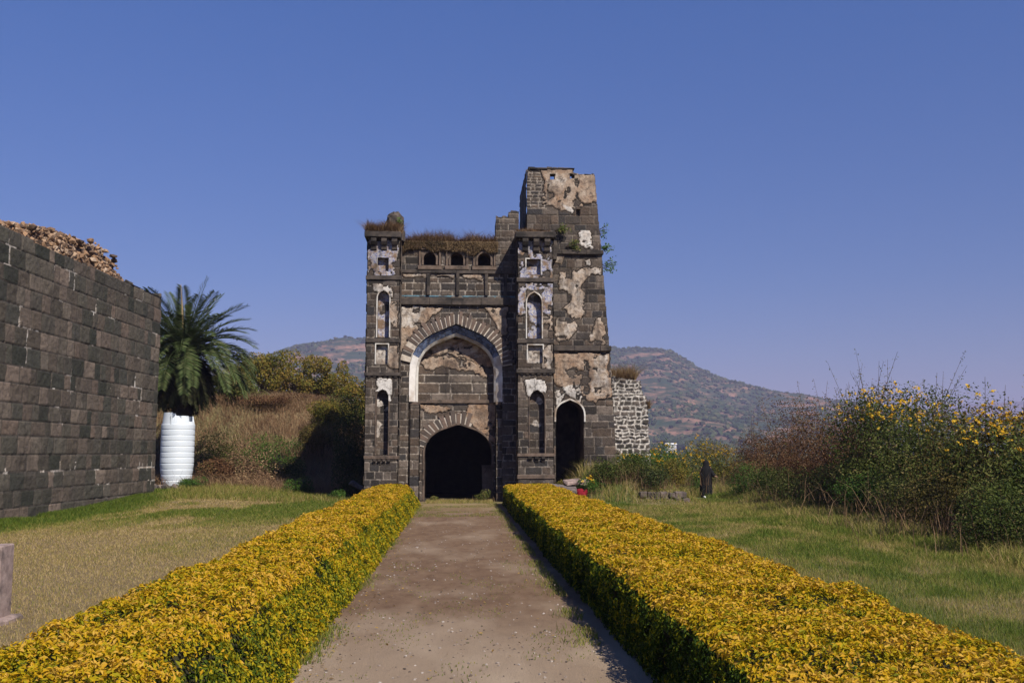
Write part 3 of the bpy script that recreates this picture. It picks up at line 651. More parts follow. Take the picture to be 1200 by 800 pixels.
for nm, rb, rt, lp, (rpb, rpt), Y, sd_, pt in stages:
    x0 = gX(lp, Y, (rb + rt) / 2); z0 = 0 if rb > 580 else gZ(rb, Y, 660); z1 = gZ(rt, Y, 660); xr0 = gX(rpb, Y, min(rb, 560)); xr1 = gX(rpt, Y, rt); H = z1 - z0; W = max(xr0, xr1) - x0
    def keept(u, v, x0=x0, z0=z0, H=H, xr0=xr0, xr1=xr1, nm=nm, Y=Y):
        k = (x0 + u) < xr0 + (xr1 - xr0) * v / H + .03 * (vn(v * 4, v * 0, 8) - .5)
        if nm == 'tower_base': k &= ~inpoly(x0 + u, z0 + v, tdoor)
        if nm == 'tower_top':
            px, py = toPX(x0 + u, np.full_like(u, Y), z0 + v)
            k &= py > np.where(px < 671, 199, 204.5) + 2.0 * (vn(u * 6, u * 0, 3) - .5)
            for (a, b, c, d) in ((644.3, 650.5, 204, 211), (667.6, 673, 203.5, 210), (674.5, 680, 245, 253.5)): k &= ~((px > a) & (px < b) & (py > c) & (py < d))
        return k
    if nm == 'tower_base':
        a, b = gX(651.5, Y, 520), gX(684.5, Y, 520); tdoor = archpts((a + b) / 2, (b - a) / 2, gZ(487, Y, 668), gZ(468.5, Y, 668), -.2)
    def fs(u, v, x0=x0, z0=z0, Y=Y, sd_=sd_, pt=pt, nm=nm):
        if nm == 'tower_top':
            a = stonef(.27, .42, sd_, .25, patches=pt, x0=x0, z0=z0, Y=Y, warpamt=4)(u, v); b = stonef(.11, .2, sd_ + 1, 1.1, jw=.014, patches=pt, x0=x0, z0=z0, Y=Y, warpamt=4)(u, v)
            k = (u < .62 + .1 * fbm(v * 3, v * 0, 3)) & (v > .75)
            return np.where(k, b[0], a[0]), np.where(k[..., None], b[1], a[1]), np.where(k, b[2], a[2])
        return stonef(.25, .42, sd_, .45, patches=pt, x0=x0, z0=z0, Y=Y, warpamt=9)(u, v)
    o = relief(nm, (x0, Y, z0), (1, 0, 0), (0, 0, 1), W, H, .025, fs, M_gate, gate, keept); gp(o); stobj.append(o)
    # flanks and back of the stage, following the batter
    dpt = 3.6
    relief('side_wall', (x0, Y + dpt, z0), (0, -1, 0), (0, 0, 1), dpt, H - (.1 if nm == 'tower_top' else 0), .05, stonef(.27, .45, sd_ + 7, .3), M_gate, o)
    def wp(P, u, v, x0=x0, xr0=xr0, xr1=xr1, H=H): P = P.copy(); P[..., 0] += (xr1 - xr0) * v / H; return P
    relief('side_wall', (xr0 - .02, Y, z0), (0, 1, 0), (0, 0, 1), dpt, H - (.25 if nm == 'tower_top' else 0), .05, stonef(.27, .45, sd_ + 9, .3), M_gate, o, None, wp)
    bm = bmesh.new(); I = .05
    if nm == 'tower_base':
        prism(bm, [(x0 + I, 0), (tdoor[0][0] - .02, 0), (tdoor[0][0] - .02, z1), (x0 + I, z1)], Y + .03, Y + dpt)
        prism(bm, [(tdoor[-1][0] + .02, 0), (xr0 - I, 0), (xr1 - I, z1), (tdoor[-1][0] + .02, z1)], Y + .03, Y + dpt)
        zt = gZ(468.5, Y, 668)
        prism(bm, [(tdoor[0][0] - .018, zt + .02), (tdoor[-1][0] + .018, zt + .02), (tdoor[-1][0] + .018, z1), (tdoor[0][0] - .018, z1)], Y + .03, Y + dpt)
        prism(bm, [(tdoor[0][0] - .018, 0), (tdoor[-1][0] + .018, 0), (tdoor[-1][0] + .018, zt + .018), (tdoor[0][0] - .018, zt + .018)], Y + 2.8, Y + dpt)
    elif nm == 'tower_top':      # walls round an open roof, so the loopholes show sky
        zlow = gZ(216, Y, 660)
        prism(bm, [(x0 + I, z0), (xr0 - I, z0), (xr0 + (xr1 - xr0) * .6 - I, gZ(243, Y, 660)), (x0 + I, gZ(243, Y, 660))], Y + .1, Y + dpt)
    else: prism(bm, [(x0 + I, z0), (xr0 - I, z0), (xr1 - I, z1 + .02), (x0 + I, z1 + .02)], Y + .06, Y + dpt)
    bmesh.ops.recalc_face_normals(bm, faces=bm.faces); bmobj('core', bm, M_stone, o)
    if nm == 'tower_top':
        rel = relief('inner_face', (xr1 - .02, Y + .32, gZ(243, Y, 660)), (-1, 0, 0), (0, 0, 1), xr1 - x0 - .04, gZ(199, Y, 660) - gZ(243, Y, 660) - .25, .04, stonef(.2, .4, 99, .3), M_gate, o,
            lambda u, v: np.array([[True]]) & (np.abs((xr1 - u) - gX(647.4, Y, 207)) > .12) & (np.abs((xr1 - u) - gX(670.3, Y, 207)) > .12) | (v < .85))
        for (a, b, c, d) in ((644.3, 650.5, 204, 211), (667.6, 673, 203.5, 210), (674.5, 680, 245, 253.5)):
            xa, xb, za, zb = gX(a, Y, c), gX(b, Y, c), gZ(c, Y, 660), gZ(d, Y, 660); bm = bmesh.new(); e = .02
            box(bm, xa - e - .03, xa - e + .03, Y - .02, Y + .32, zb - e, za + e); box(bm, xb + e - .03, xb + e + .03, Y - .02, Y + .32, zb - e, za + e)
            box(bm, xa + .012, xb - .012, Y - .02, Y + .32, za + e - .03, za + e + .03); box(bm, xa + .012, xb - .012, Y - .02, Y + .32, zb - e - .03, zb - e + .03); bmobj('loophole', bm, M_stone2, o)
        # uneven coping stones
        bm = bmesh.new(); px = 619.
        while px < 697:
            L = random.uniform(4, 9); top = 198.5 if px < 671 else 204
            if random.random() < .88:
                za = gZ(top, Y, 660) - .03; xa = gX(px, Y, 200); xb = gX(min(px + L, 697), Y, 200)
                box(bm, xa, xb - .02, Y - .05, Y + .33, za - .02, za + random.uniform(.03, .12) * (1.0 if px < 671 else .5), .015, .01)
            px += L
        bmobj('coping', bm, M_stone, o)
        bm = bmesh.new(); box(bm, gX(621, Y, 197), gX(673, Y, 197), Y - .07, Y + .3, gZ(198, Y, 660) - .03, gZ(196.4, Y, 660) - .02, .02, .01); bmobj('coping_slab', bm, M_stone, o)
for rt, rb, lp, rp, Y in ((404.5, 411.5, 648, 716, TY), (292.5, 298.5, 640, 707, TY + .05)):
    bm = bmesh.new(); x = gX(lp, Y, rt); xe = gX(rp, Y, rt)
    while x < xe - .05:
        L = min(random.uniform(.5, .9), xe - x); box(bm, x, x + L - .006, Y - .12 + random.uniform(-.02, .02), Y + 3.7, gZ(rb, Y, 660) + random.uniform(0, .01), gZ(rt, Y, 660) + random.uniform(-.02, .01), .006, .012); x += L
    gp(bmobj('string_course', bm, M_stone, gate))
splay('door_reveal', tdoor, TY - .03, tdoor, TY + .5, M_stone2, stobj[0], TY + 1.0)
ring('door_edge', [(tdoor[0][0], gZ(494, TY, 668))] + tdoor[1:-1] + [(tdoor[-1][0], gZ(494, TY, 668))], archpts((tdoor[0][0] + tdoor[-1][0]) / 2, (tdoor[-1][0] - tdoor[0][0]) / 2 + .05, gZ(487, TY, 668), gZ(468.5, TY, 668) + .06, gZ(494, TY, 668)), TY - .07, TY + .02, M_pale, stobj[0])
# rear parts of the roof between turret and tower
bm = bmesh.new(); box(bm, gX(604, F_ + .6), gX(652, F_ + .6), F_ + .35, TY + 3.5, gZ(300, F_), gZ(278, F_), .02); gp(bmobj('roof', bm, M_stone, gate))
# stub of a minaret on the left turret
bm = bmesh.new(); sx = gX(462, F_ + .5, 260); zz = gZ(276, F_)
tube(bm, [(sx, F_ + .55, zz - .1), (sx, F_ + .55, zz + .25), (sx + .02, F_ + .55, zz + .3), (sx + .02, F_ + .55, gZ(252, F_)), (sx - .02, F_ + .55, gZ(246.5, F_))], [.38, .36, .29, .30, .17], 9)
bmesh.ops.subdivide_edges(bm, edges=bm.edges, cuts=2)
for v in bm.verts: v.co += Vector((random.uniform(-.03, .03), random.uniform(-.03, .03), random.uniform(-.03, .03)))
gp(bmobj('minaret_stub', bm, M_stone, gate))
# plinth stones
for (a, b, Y) in ((427, 469, F_), (605, 650, F_)):
    bm = bmesh.new(); x = gX(a, Y, 570)
    while x < gX(b, Y, 570) - .08:
        L = min(random.uniform(.3, .55), gX(b, Y, 570) - x); box(bm, x, x + L - .01, Y - .09, Y + .1, -.1, .34, .008, .015); x += L
    gp(bmobj('plinth', bm, M_stone2, gate))
print('gate done')

# ------------------------------------------------------------------ rubble wall to the right of the tower
RY = 36.0
rw = empty('rubble_wall', (gX(741, RY), RY, .8), 'broken rubble wall with white mortar standing right of the tower', 'wall')
rpoly = [(712, 560), (712, 438), (720, 441), (734, 444), (750, 446), (753, 462), (757, 466), (758.5, 480), (762, 533), (762.5, 560)]
def frub(u, v):
    uu = u + .09 * (vn(u * 5, v * 5, 1) - .5); vv = v + .09 * (vn(u * 5, v * 5, 2) - .5)
    h, rnd, m = ashlar(uu, vv, .15, .2, 120, .03, .35)
    white = np.clip(m * 1.2, 0, 1) * np.clip(1.6 - v * .22 + .6 * (fbm(u * 2, v * 2, 3) - .5), .3, 1)
    return h * 1.4, np.stack([rnd, white, u * 0], -1), u * 0
rx0 = gX(712, RY); rz0 = gZ(562, RY)
def keepr(u, v):
    px, py = toPX(rx0 + u, np.full_like(u, RY), rz0 + v); return inpoly(px + 2 * (vn(u * 8, v * 8, 6) - .5), py + 2 * (vn(u * 8, v * 8, 7) - .5), rpoly)
def kp(o, e): o.parent = e; o.matrix_parent_inverse = Matrix.Translation(-Vector(e.location)); return o
kp(relief('face', (rx0, RY, rz0), (1, 0, 0), (0, 0, 1), gX(764, RY) - rx0, 4, .025, frub, M_rub, rw, keepr), rw)
bm = bmesh.new(); prism(bm, [(lambda q: (q.x - (.04 if p[0] > 740 else 0), q.z - .05))(at(p[0], p[1], RY)) for p in rpoly], RY + .03, RY + 1.1); bmesh.ops.recalc_face_normals(bm, faces=bm.faces)
kp(bmobj('core', bm, M_stone, rw), rw)
relief('side_face', (gX(759, RY, 500), RY + .02, rz0), (0, 1, 0), (0, 0, 1), 1.05, gZ(470, RY) - rz0, .04, frub, M_rub, rw); kp(rw.children[-1], rw)

# ------------------------------------------------------------------ long fortress wall on the left
WA = Vector((-10.5 + .0386 * (12 - 22.8), 12, 0)); WB = Vector((-10.5 + .0386 * (33.9 - 22.8), 33.9, 0))
WD = (WB - WA).normalized(); WL = (WB - WA).length; WN = Vector((WD.y, -WD.x, 0))
fw = empty('fortress_wall', (-11, 24, 0), 'long dark block-built fortress wall along the left side of the lawn', 'wall')
ZT = 7.0
def fwf(u, v):
    h, rnd, m = ashlar(u, v, .42, .52, 200, .014, .14)
    lower = v < 1.5 + .2
    pl = ((m > .35) & (fbm(u * 1.4, v * 1.4, 202, 5) > .67)) * 1.0
    pl = np.where((m > .25) & (np.abs(v - 1.32 - .05 * np.sin(u * 2)) < .12) & (fbm(u * 1.1, v * 0, 205) > .5), 1.0, pl)
    rnd = np.clip(rnd + .12 * (fbm(u * .25, v * .25, 210) - .5), 0, 1)
    h = h * .8 + .012 * (rnd - .5) + .04 * (fbm(u * 7, v * 7, 77, 4) - .5) + .02 * (v < 1.2) * (vn(u * 1.5, v * 2.5, 9))
    return h, np.stack([rnd, m, pl], -1), u * 0 + .8
def keepw_(u, v): return v < 6.72 + .25 * u / WL + .03 * (vn(u * 2, u * 0, 12) - .5) + .06 * (vn(u * .9, u * 0, 13) > .72)
o = relief('wall_face', (WA.x, WA.y, -.15), tuple(WD), (0, 0, 1), WL, 7.3, .027, fwf, M_wall, fw, lambda u, v: keepw_(u, v - .0)); kp(o, fw)
ND = -WN
o = relief('wall_end', (WB.x, WB.y, -.15), tuple(ND), (0, 0, 1), 2.6, 7.1, .05, fwf, M_wall, fw); kp(o, fw)
bm = bmesh.new()
q = [WA - WN * .03, WB - WN * .03 - WD * .03, WB - WN * 2.6 - WD * .03, WA - WN * 2.6]
lo = [bm.verts.new((p.x, p.y, -.2)) for p in q]; hi = [bm.verts.new((p.x, p.y, (6.54 if k in (0, 3) else 6.80))) for k, p in enumerate(q)]
bm.faces.new(lo); bm.faces.new(hi[::-1])
for k in range(4): bm.faces.new((lo[k], hi[k], hi[(k + 1) % 4], lo[(k + 1) % 4]))
bmesh.ops.recalc_face_normals(bm, faces=bm.faces); o = bmobj('core', bm, M_stone, fw); kp(o, fw)
# rubble heart standing on the wall top
def rocks(name, n, posf, s0, s1, mat, parent=None, seed=1, flat=.7):
    rs = np.random.RandomState(seed); b = bmesh.new(); bmesh.ops.create_icosphere(b, subdivisions=1, radius=1)
    base = np.array([v.co for v in b.verts]); fac = np.array([[v.index for v in f.verts] for f in b.faces]); b.free()
    Vs, Fs, Rn = [], [], []
    for k in range(n):
        p = posf(rs)
        if p is None: continue
        s = rs.uniform(s0, s1) * np.array([1, rs.uniform(.6, 1), rs.uniform(.45, flat + .2)])
        q = base * (1 + rs.uniform(-.42, .3, (len(base), 1))) * s; a = rs.uniform(0, 6.28); c, s_ = math.cos(a), math.sin(a)
        q = q @ np.array([[c, s_, 0], [-s_, c, 0], [0, 0, 1]]) + p
        Fs.append(fac + len(Vs) * len(base)); Vs.append(q); Rn.append(np.full(len(fac), rs.rand()))
    return npmesh(name, np.concatenate(Vs), np.concatenate(Fs), mat, parent, {'rnd': ('FACE', np.concatenate(Rn))})
def rockmat(name, stops, sc=10):
    m, n, l, p = newmat(name); P = worldpos(n); a = n.new('ShaderNodeAttribute'); a.attribute_name = 'rnd'; r = ramp(n, stops); l.new(a.outputs['Fac'], r.inputs[0])
    b = noise(n, l, sc, 6, .7, P); c = mix(n, l, r.outputs[0], (.05, .038, .03), mrange(n, l, b.outputs[0], .5, .7, 0, .7)); l.new(c, p.inputs['Base Color'])
    p.inputs['Roughness'].default_value = .95; bump(n, l, b.outputs[0], .6, .03, p); return m
M_ochre = rockmat('ochre rubble', [(0, (.05, .035, .028)), (.35, (.17, .10, .055)), (.7, (.30, .18, .10)), (1, (.38, .29, .21))])
M_grock = rockmat('grey brown rock', [(0, (.06, .05, .045)), (.5, (.13, .10, .085)), (1, (.22, .17, .145))])
# crest measured along the wall: (Y, height above wall top)
crY = [12, 22, 24.6, 27.5, 29.5, 31, 31.6, 32.2]; crH = [.4, .4, .48, .95, 1.08, 1.1, .75, .0]
def rp(rs):
    y = rs.uniform(18, 32.2); h = np.interp(y, crY, crH); z = rs.rand() ** .7 * h * .93
    off = .55 + .45 * z + rs.uniform(0, .12) if rs.rand() < .75 else rs.uniform(.6, 2.1)
    if off > 1.2: z = h - rs.uniform(0, .1)
    p = WA + WD * (y - 12) - WN * off
    return np.array([p.x, p.y, 6.62 + .26 * (y - 12) / 22 + z])
o = rocks('rubble_core', 3200, rp, .05, .15, M_ochre, fw, 5); kp(o, fw); o['label'] = 'ochre rubble core rising above the dressed wall face'
bm = bmesh.new(); prev = None
for y in np.arange(13, 32.01, .5):
    h = max(np.interp(y, crY, crH) - .04, -.1); b0 = 6.5 + .26 * (y - 12) / 22; vs = []
    for off, z in ((.58, 0), (.75 + .3 * h, h), (2.0, h), (2.3, 0)):
        p = WA + WD * (y - 12) - WN * off; vs.append(bm.verts.new((p.x, p.y, b0 + z)))
    if prev:
        for k in range(3): bm.faces.new((prev[k], vs[k], vs[k + 1], prev[k + 1]))
    prev = vs
bmesh.ops.recalc_face_normals(bm, faces=bm.faces); o = bmobj('rubble_bed', bm, M_orange, fw); kp(o, fw)
print('walls done')

# ------------------------------------------------------------------ hills
def ridge_z(px):
    return np.interp(px, [-1500, -200, 120, 285, 340, 360, 400, 430, 560, 700, 735, 760, 800, 816, 832, 860, 885, 912, 945, 1000, 1080, 1180, 1400, 2200],
                     [500, 470, 446, 428, 409, 403, 398, 396, 392, 398, 408, 406, 408, 416, 428, 440, 448, 456, 461, 468, 476, 486, 500, 515])
HY = 1500.
def hillz(x, y):
    px = 543 + (x / y) * 1190; rz = (530 - ridge_z(px)) * HY / 1167
    t = np.clip((y - 760) / (HY - 760), 0, 1)
    w = t + .06 * (fbm(x * .006, y * .006, 5) - .5) * 2 * (1 - t)
    s = np.interp(w, [0, .12, .42, .55, .62, .8, .86, .95, 1, 1.2], [0, .05, .34, .42, .56, .74, .86, .95, 1, 1])
    back = np.clip((y - HY) / 700, 0, 1)
    z = rz * s * (1 - back ** 1.5) + (fbm(x * .012, y * .012, 8, 5) - .5) * 38 * sstep(0, .25, t) * (1 - .8 * sstep(.85, 1, t)) + 2.2 * (fbm(x * .08, y * .08, 4) - .5)
    return z - 14 * (1 - sstep(0, .12, t)) - 60 * back
def hillmat():
    m, n, l, p = newmat('scrub covered hillside'); P = worldpos(n)
    mp = n.new('ShaderNodeMapping'); mp.inputs['Scale'].default_value = (.35, .35, 1.7); l.new(P, mp.inputs[0])
    a = noise(n, l, .07, 10, .72, mp.outputs[0]); b = noise(n, l, .16, 8, .75, P)
    c = mix(n, l, (.028, .05, .026), (.26, .15, .10), mrange(n, l, a.outputs[0], .47, .60)); c = mix(n, l, c, (.03, .05, .022), mrange(n, l, b.outputs[0], .5, .58, 0, .9))
    l.new(c, p.inputs['Base Color']); p.inputs['Roughness'].default_value = 1; p.inputs['Specular IOR Level'].default_value = 0; return m
M_hill = hillmat()
hx = np.arange(-1100, 1500, 9.); hy = np.arange(740, 2200, 9.)
tag(gridmesh('hill', hx, hy, hillz, M_hill), kind='structure')
def hill2(x, y):
    px = 537 + x / y * 1167; r = np.interp(px, [900, 1050, 1140, 1200, 1350, 1600], [520, 490, 471, 466, 470, 515]); t = np.clip((y - 4600) / 900, 0, 1)
    return (530 - r) * 5500 / 1167 * t + (fbm(x * .003, y * .003, 8, 5) - .5) * 60 * t - 12
tag(gridmesh('far_hill', np.arange(1500, 5200, 50.), np.arange(4600, 5600, 50.), hill2, M_hill), kind='structure')
M_scrub = foliage('hill scrub', [(0, (.018, .035, .012)), (.6, (.04, .062, .02)), (1, (.085, .085, .035))], 0)
def clumps(name, P, S, mat, parent=None, flat=.8):
    b = bmesh.new(); bmesh.ops.create_icosphere(b, subdivisions=1, radius=1); base = np.array([v.co for v in b.verts]); fac = np.array([[v.index for v in f.verts] for f in b.faces]); b.free()
    n = len(P); base = base * np.array([1, 1, flat])
    V = (base[None] * (1 + RS.uniform(-.35, .35, (n, len(base), 1))) * np.asarray(S)[:, None, None] + np.asarray(P)[:, None]).reshape(-1, 3)
    F = (fac[None] + (np.arange(n) * len(base))[:, None, None]).reshape(-1, 3)
    return npmesh(name, V, F, mat, parent, {'rnd': ('FACE', np.repeat(RS.rand(n), len(fac)))})
x = RS.uniform(-900, 1300, 60000); y = RS.uniform(800, 1560, 60000); d = fbm(x * .012, y * .02, 44) * .6 + .4 * fbm(x * .04, y * .06, 45); k = (d > .48) & (RS.rand(60000) < .75); k |= (np.abs(y - 1490) < 25)
x, y = x[k], y[k]
tag(clumps('scrub', np.stack([x, y, hillz(x, y) + 1.0], 1), RS.uniform(1.0, 3.4, len(x)), M_scrub), 'dark green scrub and small trees dotted over the far hillside', 'scrub', kind='stuff')
# wooded plain at the foot of the hill
x = RS.uniform(-600, 900, 9000); y = RS.uniform(230, 860, 9000); k = np.abs(x) < y * .9; x, y = x[k], y[k]
pz = np.where(y > 760, np.maximum(gz(x, y), hillz(x, np.maximum(y, 761))), gz(x, y))
tag(clumps('far_woodland', np.stack([x, y, pz + 3.0], 1), RS.uniform(3, 6.5, len(x)), foliage('far woodland leaves', [(0, (.016, .034, .014)), (1, (.045, .06, .022))], 0), flat=1.1), 'dark far woodland filling the plain below the hill', 'woodland', kind='stuff')
# small white-roofed shed far away
sh = empty('distant_shed', at(786, 521, 640), 'tiny white-roofed shed far off at the foot of the hill', 'shed')
bm = bmesh.new(); sh.scale = (.8, .8, .55); box(bm, -4, 4, -3, 3, -9, .6); bmobj('wall', bm, simple('shed wall', (.5, .48, .45), (.6, .58, .55), .5), sh)
bm = bmesh.new(); A = [bm.verts.new(p) for p in ((-4.6, -3.5, .5), (4.6, -3.5, .5), (4.6, 0, 2.1), (-4.6, 0, 2.1), (-4.6, 3.5, .5), (4.6, 3.5, .5))]
bm.faces.new((A[0], A[1], A[2], A[3])); bm.faces.new((A[3], A[2], A[5], A[4])); bm.faces.new((A[0], A[3], A[4])); bm.faces.new((A[1], A[5], A[2])); bmobj('roof', bm, simple('shed roof', (.75, .75, .73), (.8, .8, .78), .5), sh)

# ------------------------------------------------------------------ haze
def haze():
    bm = bmesh.new(); box(bm, -9500, 9500, -9500, 9500, -60, 205); m = bpy.data.materials.new('haze air'); m.use_nodes = True; n = m.node_tree.nodes; n.clear()
    o = n.new('ShaderNodeOutputMaterial'); v = n.new('ShaderNodeVolumePrincipled'); v.inputs['Color'].default_value = (.58, .56, .88, 1); v.inputs['Density'].default_value = .00030; v.inputs['Anisotropy'].default_value = 0.0
    m.node_tree.links.new(v.outputs[0], o.inputs['Volume']); tag(bmobj('haze', bm, m), 'thin bluish haze between the gatehouse and the hills', 'haze', kind='stuff')
haze()

# ------------------------------------------------------------------ hedges
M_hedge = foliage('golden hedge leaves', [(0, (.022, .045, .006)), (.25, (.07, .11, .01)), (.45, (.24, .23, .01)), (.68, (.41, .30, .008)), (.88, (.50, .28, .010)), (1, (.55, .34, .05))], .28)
M_hcore = simple('hedge inner twigs', (.02, .022, .008), (.04, .035, .015), 30)
M_bark = simple('bark', (.07, .05, .035), (.14, .11, .08), 20, bs=.8)
def hedge(x0, x1, y0, y1, H, label, seed, over):
    h = empty('clipped_hedge', ((x0 + x1) / 2, (y0 + y1) / 2, 0), label, 'hedge', 'clipped golden hedges lining the path')
    cx, hw = (x0 + x1) / 2, (x1 - x0) / 2
    def surf(t, y, d=0):     # t in 0..1 round the section from the base of one side over the top to the other
        Wd, Hd, r = hw - d, H - d, .13
        l1 = Hd - r; l2 = r * np.pi / 2; l3 = 2 * (Wd - r); tot = 2 * l1 + 2 * l2 + l3; q = t * tot
        m = q > tot / 2; q = np.where(m, tot - q, q)
        a = np.clip((q - l1) / r, 0, np.pi / 2)
        X = np.where(q < l1, -Wd, np.where(q < l1 + l2, -(Wd - r) - r * np.cos(a), -(Wd - r) + (q - l1 - l2)))
        Z = np.where(q < l1, q, np.where(q < l1 + l2, l1 + r * np.sin(a), Hd)); X = np.where(m, -X, X); s = np.clip(Z / Hd, 0, 1)
        nz = fbm(X * 1.1 + seed, y * 1.1, seed) - .5; nf = fbm(X * 4 + Z * 3 + seed, y * 4, seed + 4) - .5
        inn = (X if cx < 0 else -X) / hw; X = X + (-1 if cx < 0 else 1) * (.34 if cx < 0 else .03) * s * np.clip((inn + 1) / 2, 0, 1)
        X = X * (1 + .05 * (fbm(y * .5, Z * 1.5, seed + 9) - .5) * 2) + np.sign(X) * .05 * nf
        Z = Z * (1 + .26 * nz) + .10 * nf * np.abs(s)
        endr = np.minimum(1, np.maximum(0, np.minimum(y1 - y, y - y0)) / .25) ** .5
        return cx + X * (.85 + .15 * endr), Z * (.7 + .3 * endr)
    # perimeter-even sampling
    tt = np.linspace(0.001, .999, 400); sx, sz = surf(tt, np.full(400, 15.)); L = np.concatenate([[0], np.cumsum(np.hypot(np.diff(sx), np.diff(sz)))])
    ybin = np.arange(y0, y1, .5); Ps, Ns, Ss, Rn = [], [], [], []
    for yb in ybin:
        dist = max(yb, 4.5); size = np.clip(.027 + .0010 * (dist - 5), .027, .05); dens = np.clip(5200 * (.027 / size) ** 2, 1300, 5200) * (1 if yb > 3.5 else .15)
        n = int(dens * L[-1] * .5); X0 = lambda t_: t_ * 3
        s = RS.uniform(0, L[-1], n); t = np.interp(s, L, tt); y = RS.uniform(yb, yb + .5, n)
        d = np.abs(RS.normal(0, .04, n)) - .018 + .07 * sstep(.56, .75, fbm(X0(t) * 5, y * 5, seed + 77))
        X, Z = surf(t, y, d); X2, Z2 = surf(np.clip(t + .004, 0, 1), y, d); tx, tz = X2 - X, Z2 - Z; ln = np.hypot(tx, tz) + 1e-9
        N = np.stack([-tz / ln, RS.normal(0, .1, n), tx / ln], 1)
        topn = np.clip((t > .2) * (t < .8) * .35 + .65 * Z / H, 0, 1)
        g = fbm(X * 3 + 7, y * 3, seed + 30) ; g2 = fbm(X * 9, y * 9, seed + 31); side = .44 if cx < 0 else .14; r = side + .03 + (.74 - side) * sstep(.5, .92, topn) + .45 * (g - .5) + .5 * (g2 - .5) + RS.normal(0, .17, n) - d * 5.5  # right hedge sides greener, with their shade also put into the leaf colour
        Ps.append(np.stack([X, y, Z], 1)); Ns.append(N); Ss.append(np.full(n, size)); Rn.append(np.clip(r, 0, 1))
    P = np.concatenate(Ps); N = np.concatenate(Ns)
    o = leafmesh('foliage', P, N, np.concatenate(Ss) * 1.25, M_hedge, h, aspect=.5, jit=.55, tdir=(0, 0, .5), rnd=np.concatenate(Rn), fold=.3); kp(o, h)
    T, Yg = np.meshgrid(np.linspace(.0, 1, 60), np.arange(y0 + .06, y1 - .05, .1), indexing='ij'); X, Z = surf(T, Yg, .075)
    i = np.arange(T.size).reshape(T.shape); Fq = np.stack([i[:-1, :-1], i[:-1, 1:], i[1:, 1:], i[1:, :-1]], -1).reshape(-1, 4)
    o = npmesh('twig_core', np.stack([X, Yg, Z], -1).reshape(-1, 3), Fq, M_hcore, h, {}, True); kp(o, h)
    bm = bmesh.new(); y = y0 + .2
    while y < y1:
        for xx in (x0 + .5, x1 - .5): tube(bm, [(xx + random.uniform(-.03, .03), y, -.03), (xx + random.uniform(-.06, .06), y + random.uniform(-.05, .05), .3)], [.012, .007], 5)
        y += random.uniform(.12, .3)
    kp(bmobj('stems', bm, M_bark, h), h)
    return h
hedge(-2.42, -1.14, 1.5, 31.2, .60, 'clipped golden-yellow hedge on the left of the earth path, its sunlit side to the path', 3, 0)
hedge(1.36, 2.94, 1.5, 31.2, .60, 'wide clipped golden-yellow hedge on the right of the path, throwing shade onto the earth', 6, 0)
print('hedges done')

# ------------------------------------------------------------------ turf
M_grass = foliage('turf blades', [(0, (.07, .12, .015)), (.35, (.15, .19, .03)), (.6, (.28, .25, .065)), (.85, (.40, .29, .12)), (1, (.50, .38, .20))], .4, .7)
def scatter_turf(name, n, x0, x1, y0, y1, h, w, cond=None, label=None, extra=0):
    # more blades close to the camera
    u = RS.rand(n); y = y0 * (y1 / y0) ** u; x = RS.uniform(x0, x1, n)
    k = np.ones(n, bool) if cond is None else cond(x, y); x, y = x[k], y[k]
    g = green(x, y); f = fbm(x * 2.2, y * 2.2, 88); hh = h * (.45 + .9 * f + .8 * g) * np.clip(.8 + .012 * y, .8, 1.3) * (1 + extra * sstep(6.3, 8.4, x))
    r = np.clip(.84 - .66 * g + RS.normal(0, .19, len(x)), 0, 1)
    P = np.stack([x, y, gz(x, y) - .005], 1)
    o = blades(name, P, hh, w * np.clip(y / 14, .7, 2.2), M_grass, None, 1.1, r); tag(o, label, 'grass', kind='stuff')
inview = lambda x, y: (x > -y * .56 - .6) & (x < y * .66 + .6)
scatter_turf('grass', 330000, -13, -2.35, 5.5, 41, .045, .008, lambda x, y: inview(x, y) & (x > -10.6 + .0386 * (y - 22.8)) | (y > 34) & (x > -13), 'short sun-dried turf of the lawn between wall and left hedge')
scatter_turf('grass', 330000, 2.8, 11.5, 5.5, 41, .05, .008, lambda x, y: inview(x, y) & ~((x < 9) & (y > 32.3) & (x > 3)), 'greener rough turf right of the right hedge', .9)
# taller green fringe at the wall foot
n = 30000; y = RS.uniform(14, 34.4, n); x = -10.5 + .0386 * (y - 22.8) + np.abs(RS.normal(0, .38, n)) + .03
x = np.where(fbm(y * .6, x * .3, 3) > .42, x, x - 30); k = x > -12; x, y = x[k], y[k]
tag(blades('grass', np.stack([x, y, gz(x, y)], 1), .13, .018, M_grass, None, 1.0, np.clip(RS.normal(.16, .14, len(x)), 0, 1)), 'lush green grass fringe at the foot of the fortress wall', 'grass', kind='stuff')
# fringe and clover on the path edges
n = 9000; y = 5.5 * (31 / 5.5) ** RS.rand(n); side = RS.rand(n) < .6; x = np.where(side, -1.22 + np.abs(RS.normal(0, .09, n)), 1.22 - np.abs(RS.normal(0, .13, n)))
k = (fbm(y * 1.1, x * .5, 61) > .47); x, y = x[k], y[k]
n2 = 5000; y2 = 6 + 9 * RS.rand(n2); x2 = RS.uniform(-1.1, 1.15, n2); k = fbm(x2 * 2.5, y2 * 1.5, 71) > .60 - .05 * (x2 > 0); x2, y2 = x2[k], y2[k]
n3 = 7000; y3 = RS.uniform(25, 31.8, n3); x3 = RS.uniform(-1.2, 1.2, n3); k = fbm(x3 * .8, y3 * 1.6, 72) > .52; x3, y3 = x3[k], y3[k]
x = np.concatenate([x, x2, x3]); y = np.concatenate([y, y2, y3]); hb = np.concatenate([np.full(len(x) - len(x2) - len(x3), .055), np.full(len(x2), .018), np.full(len(x3), .035)])
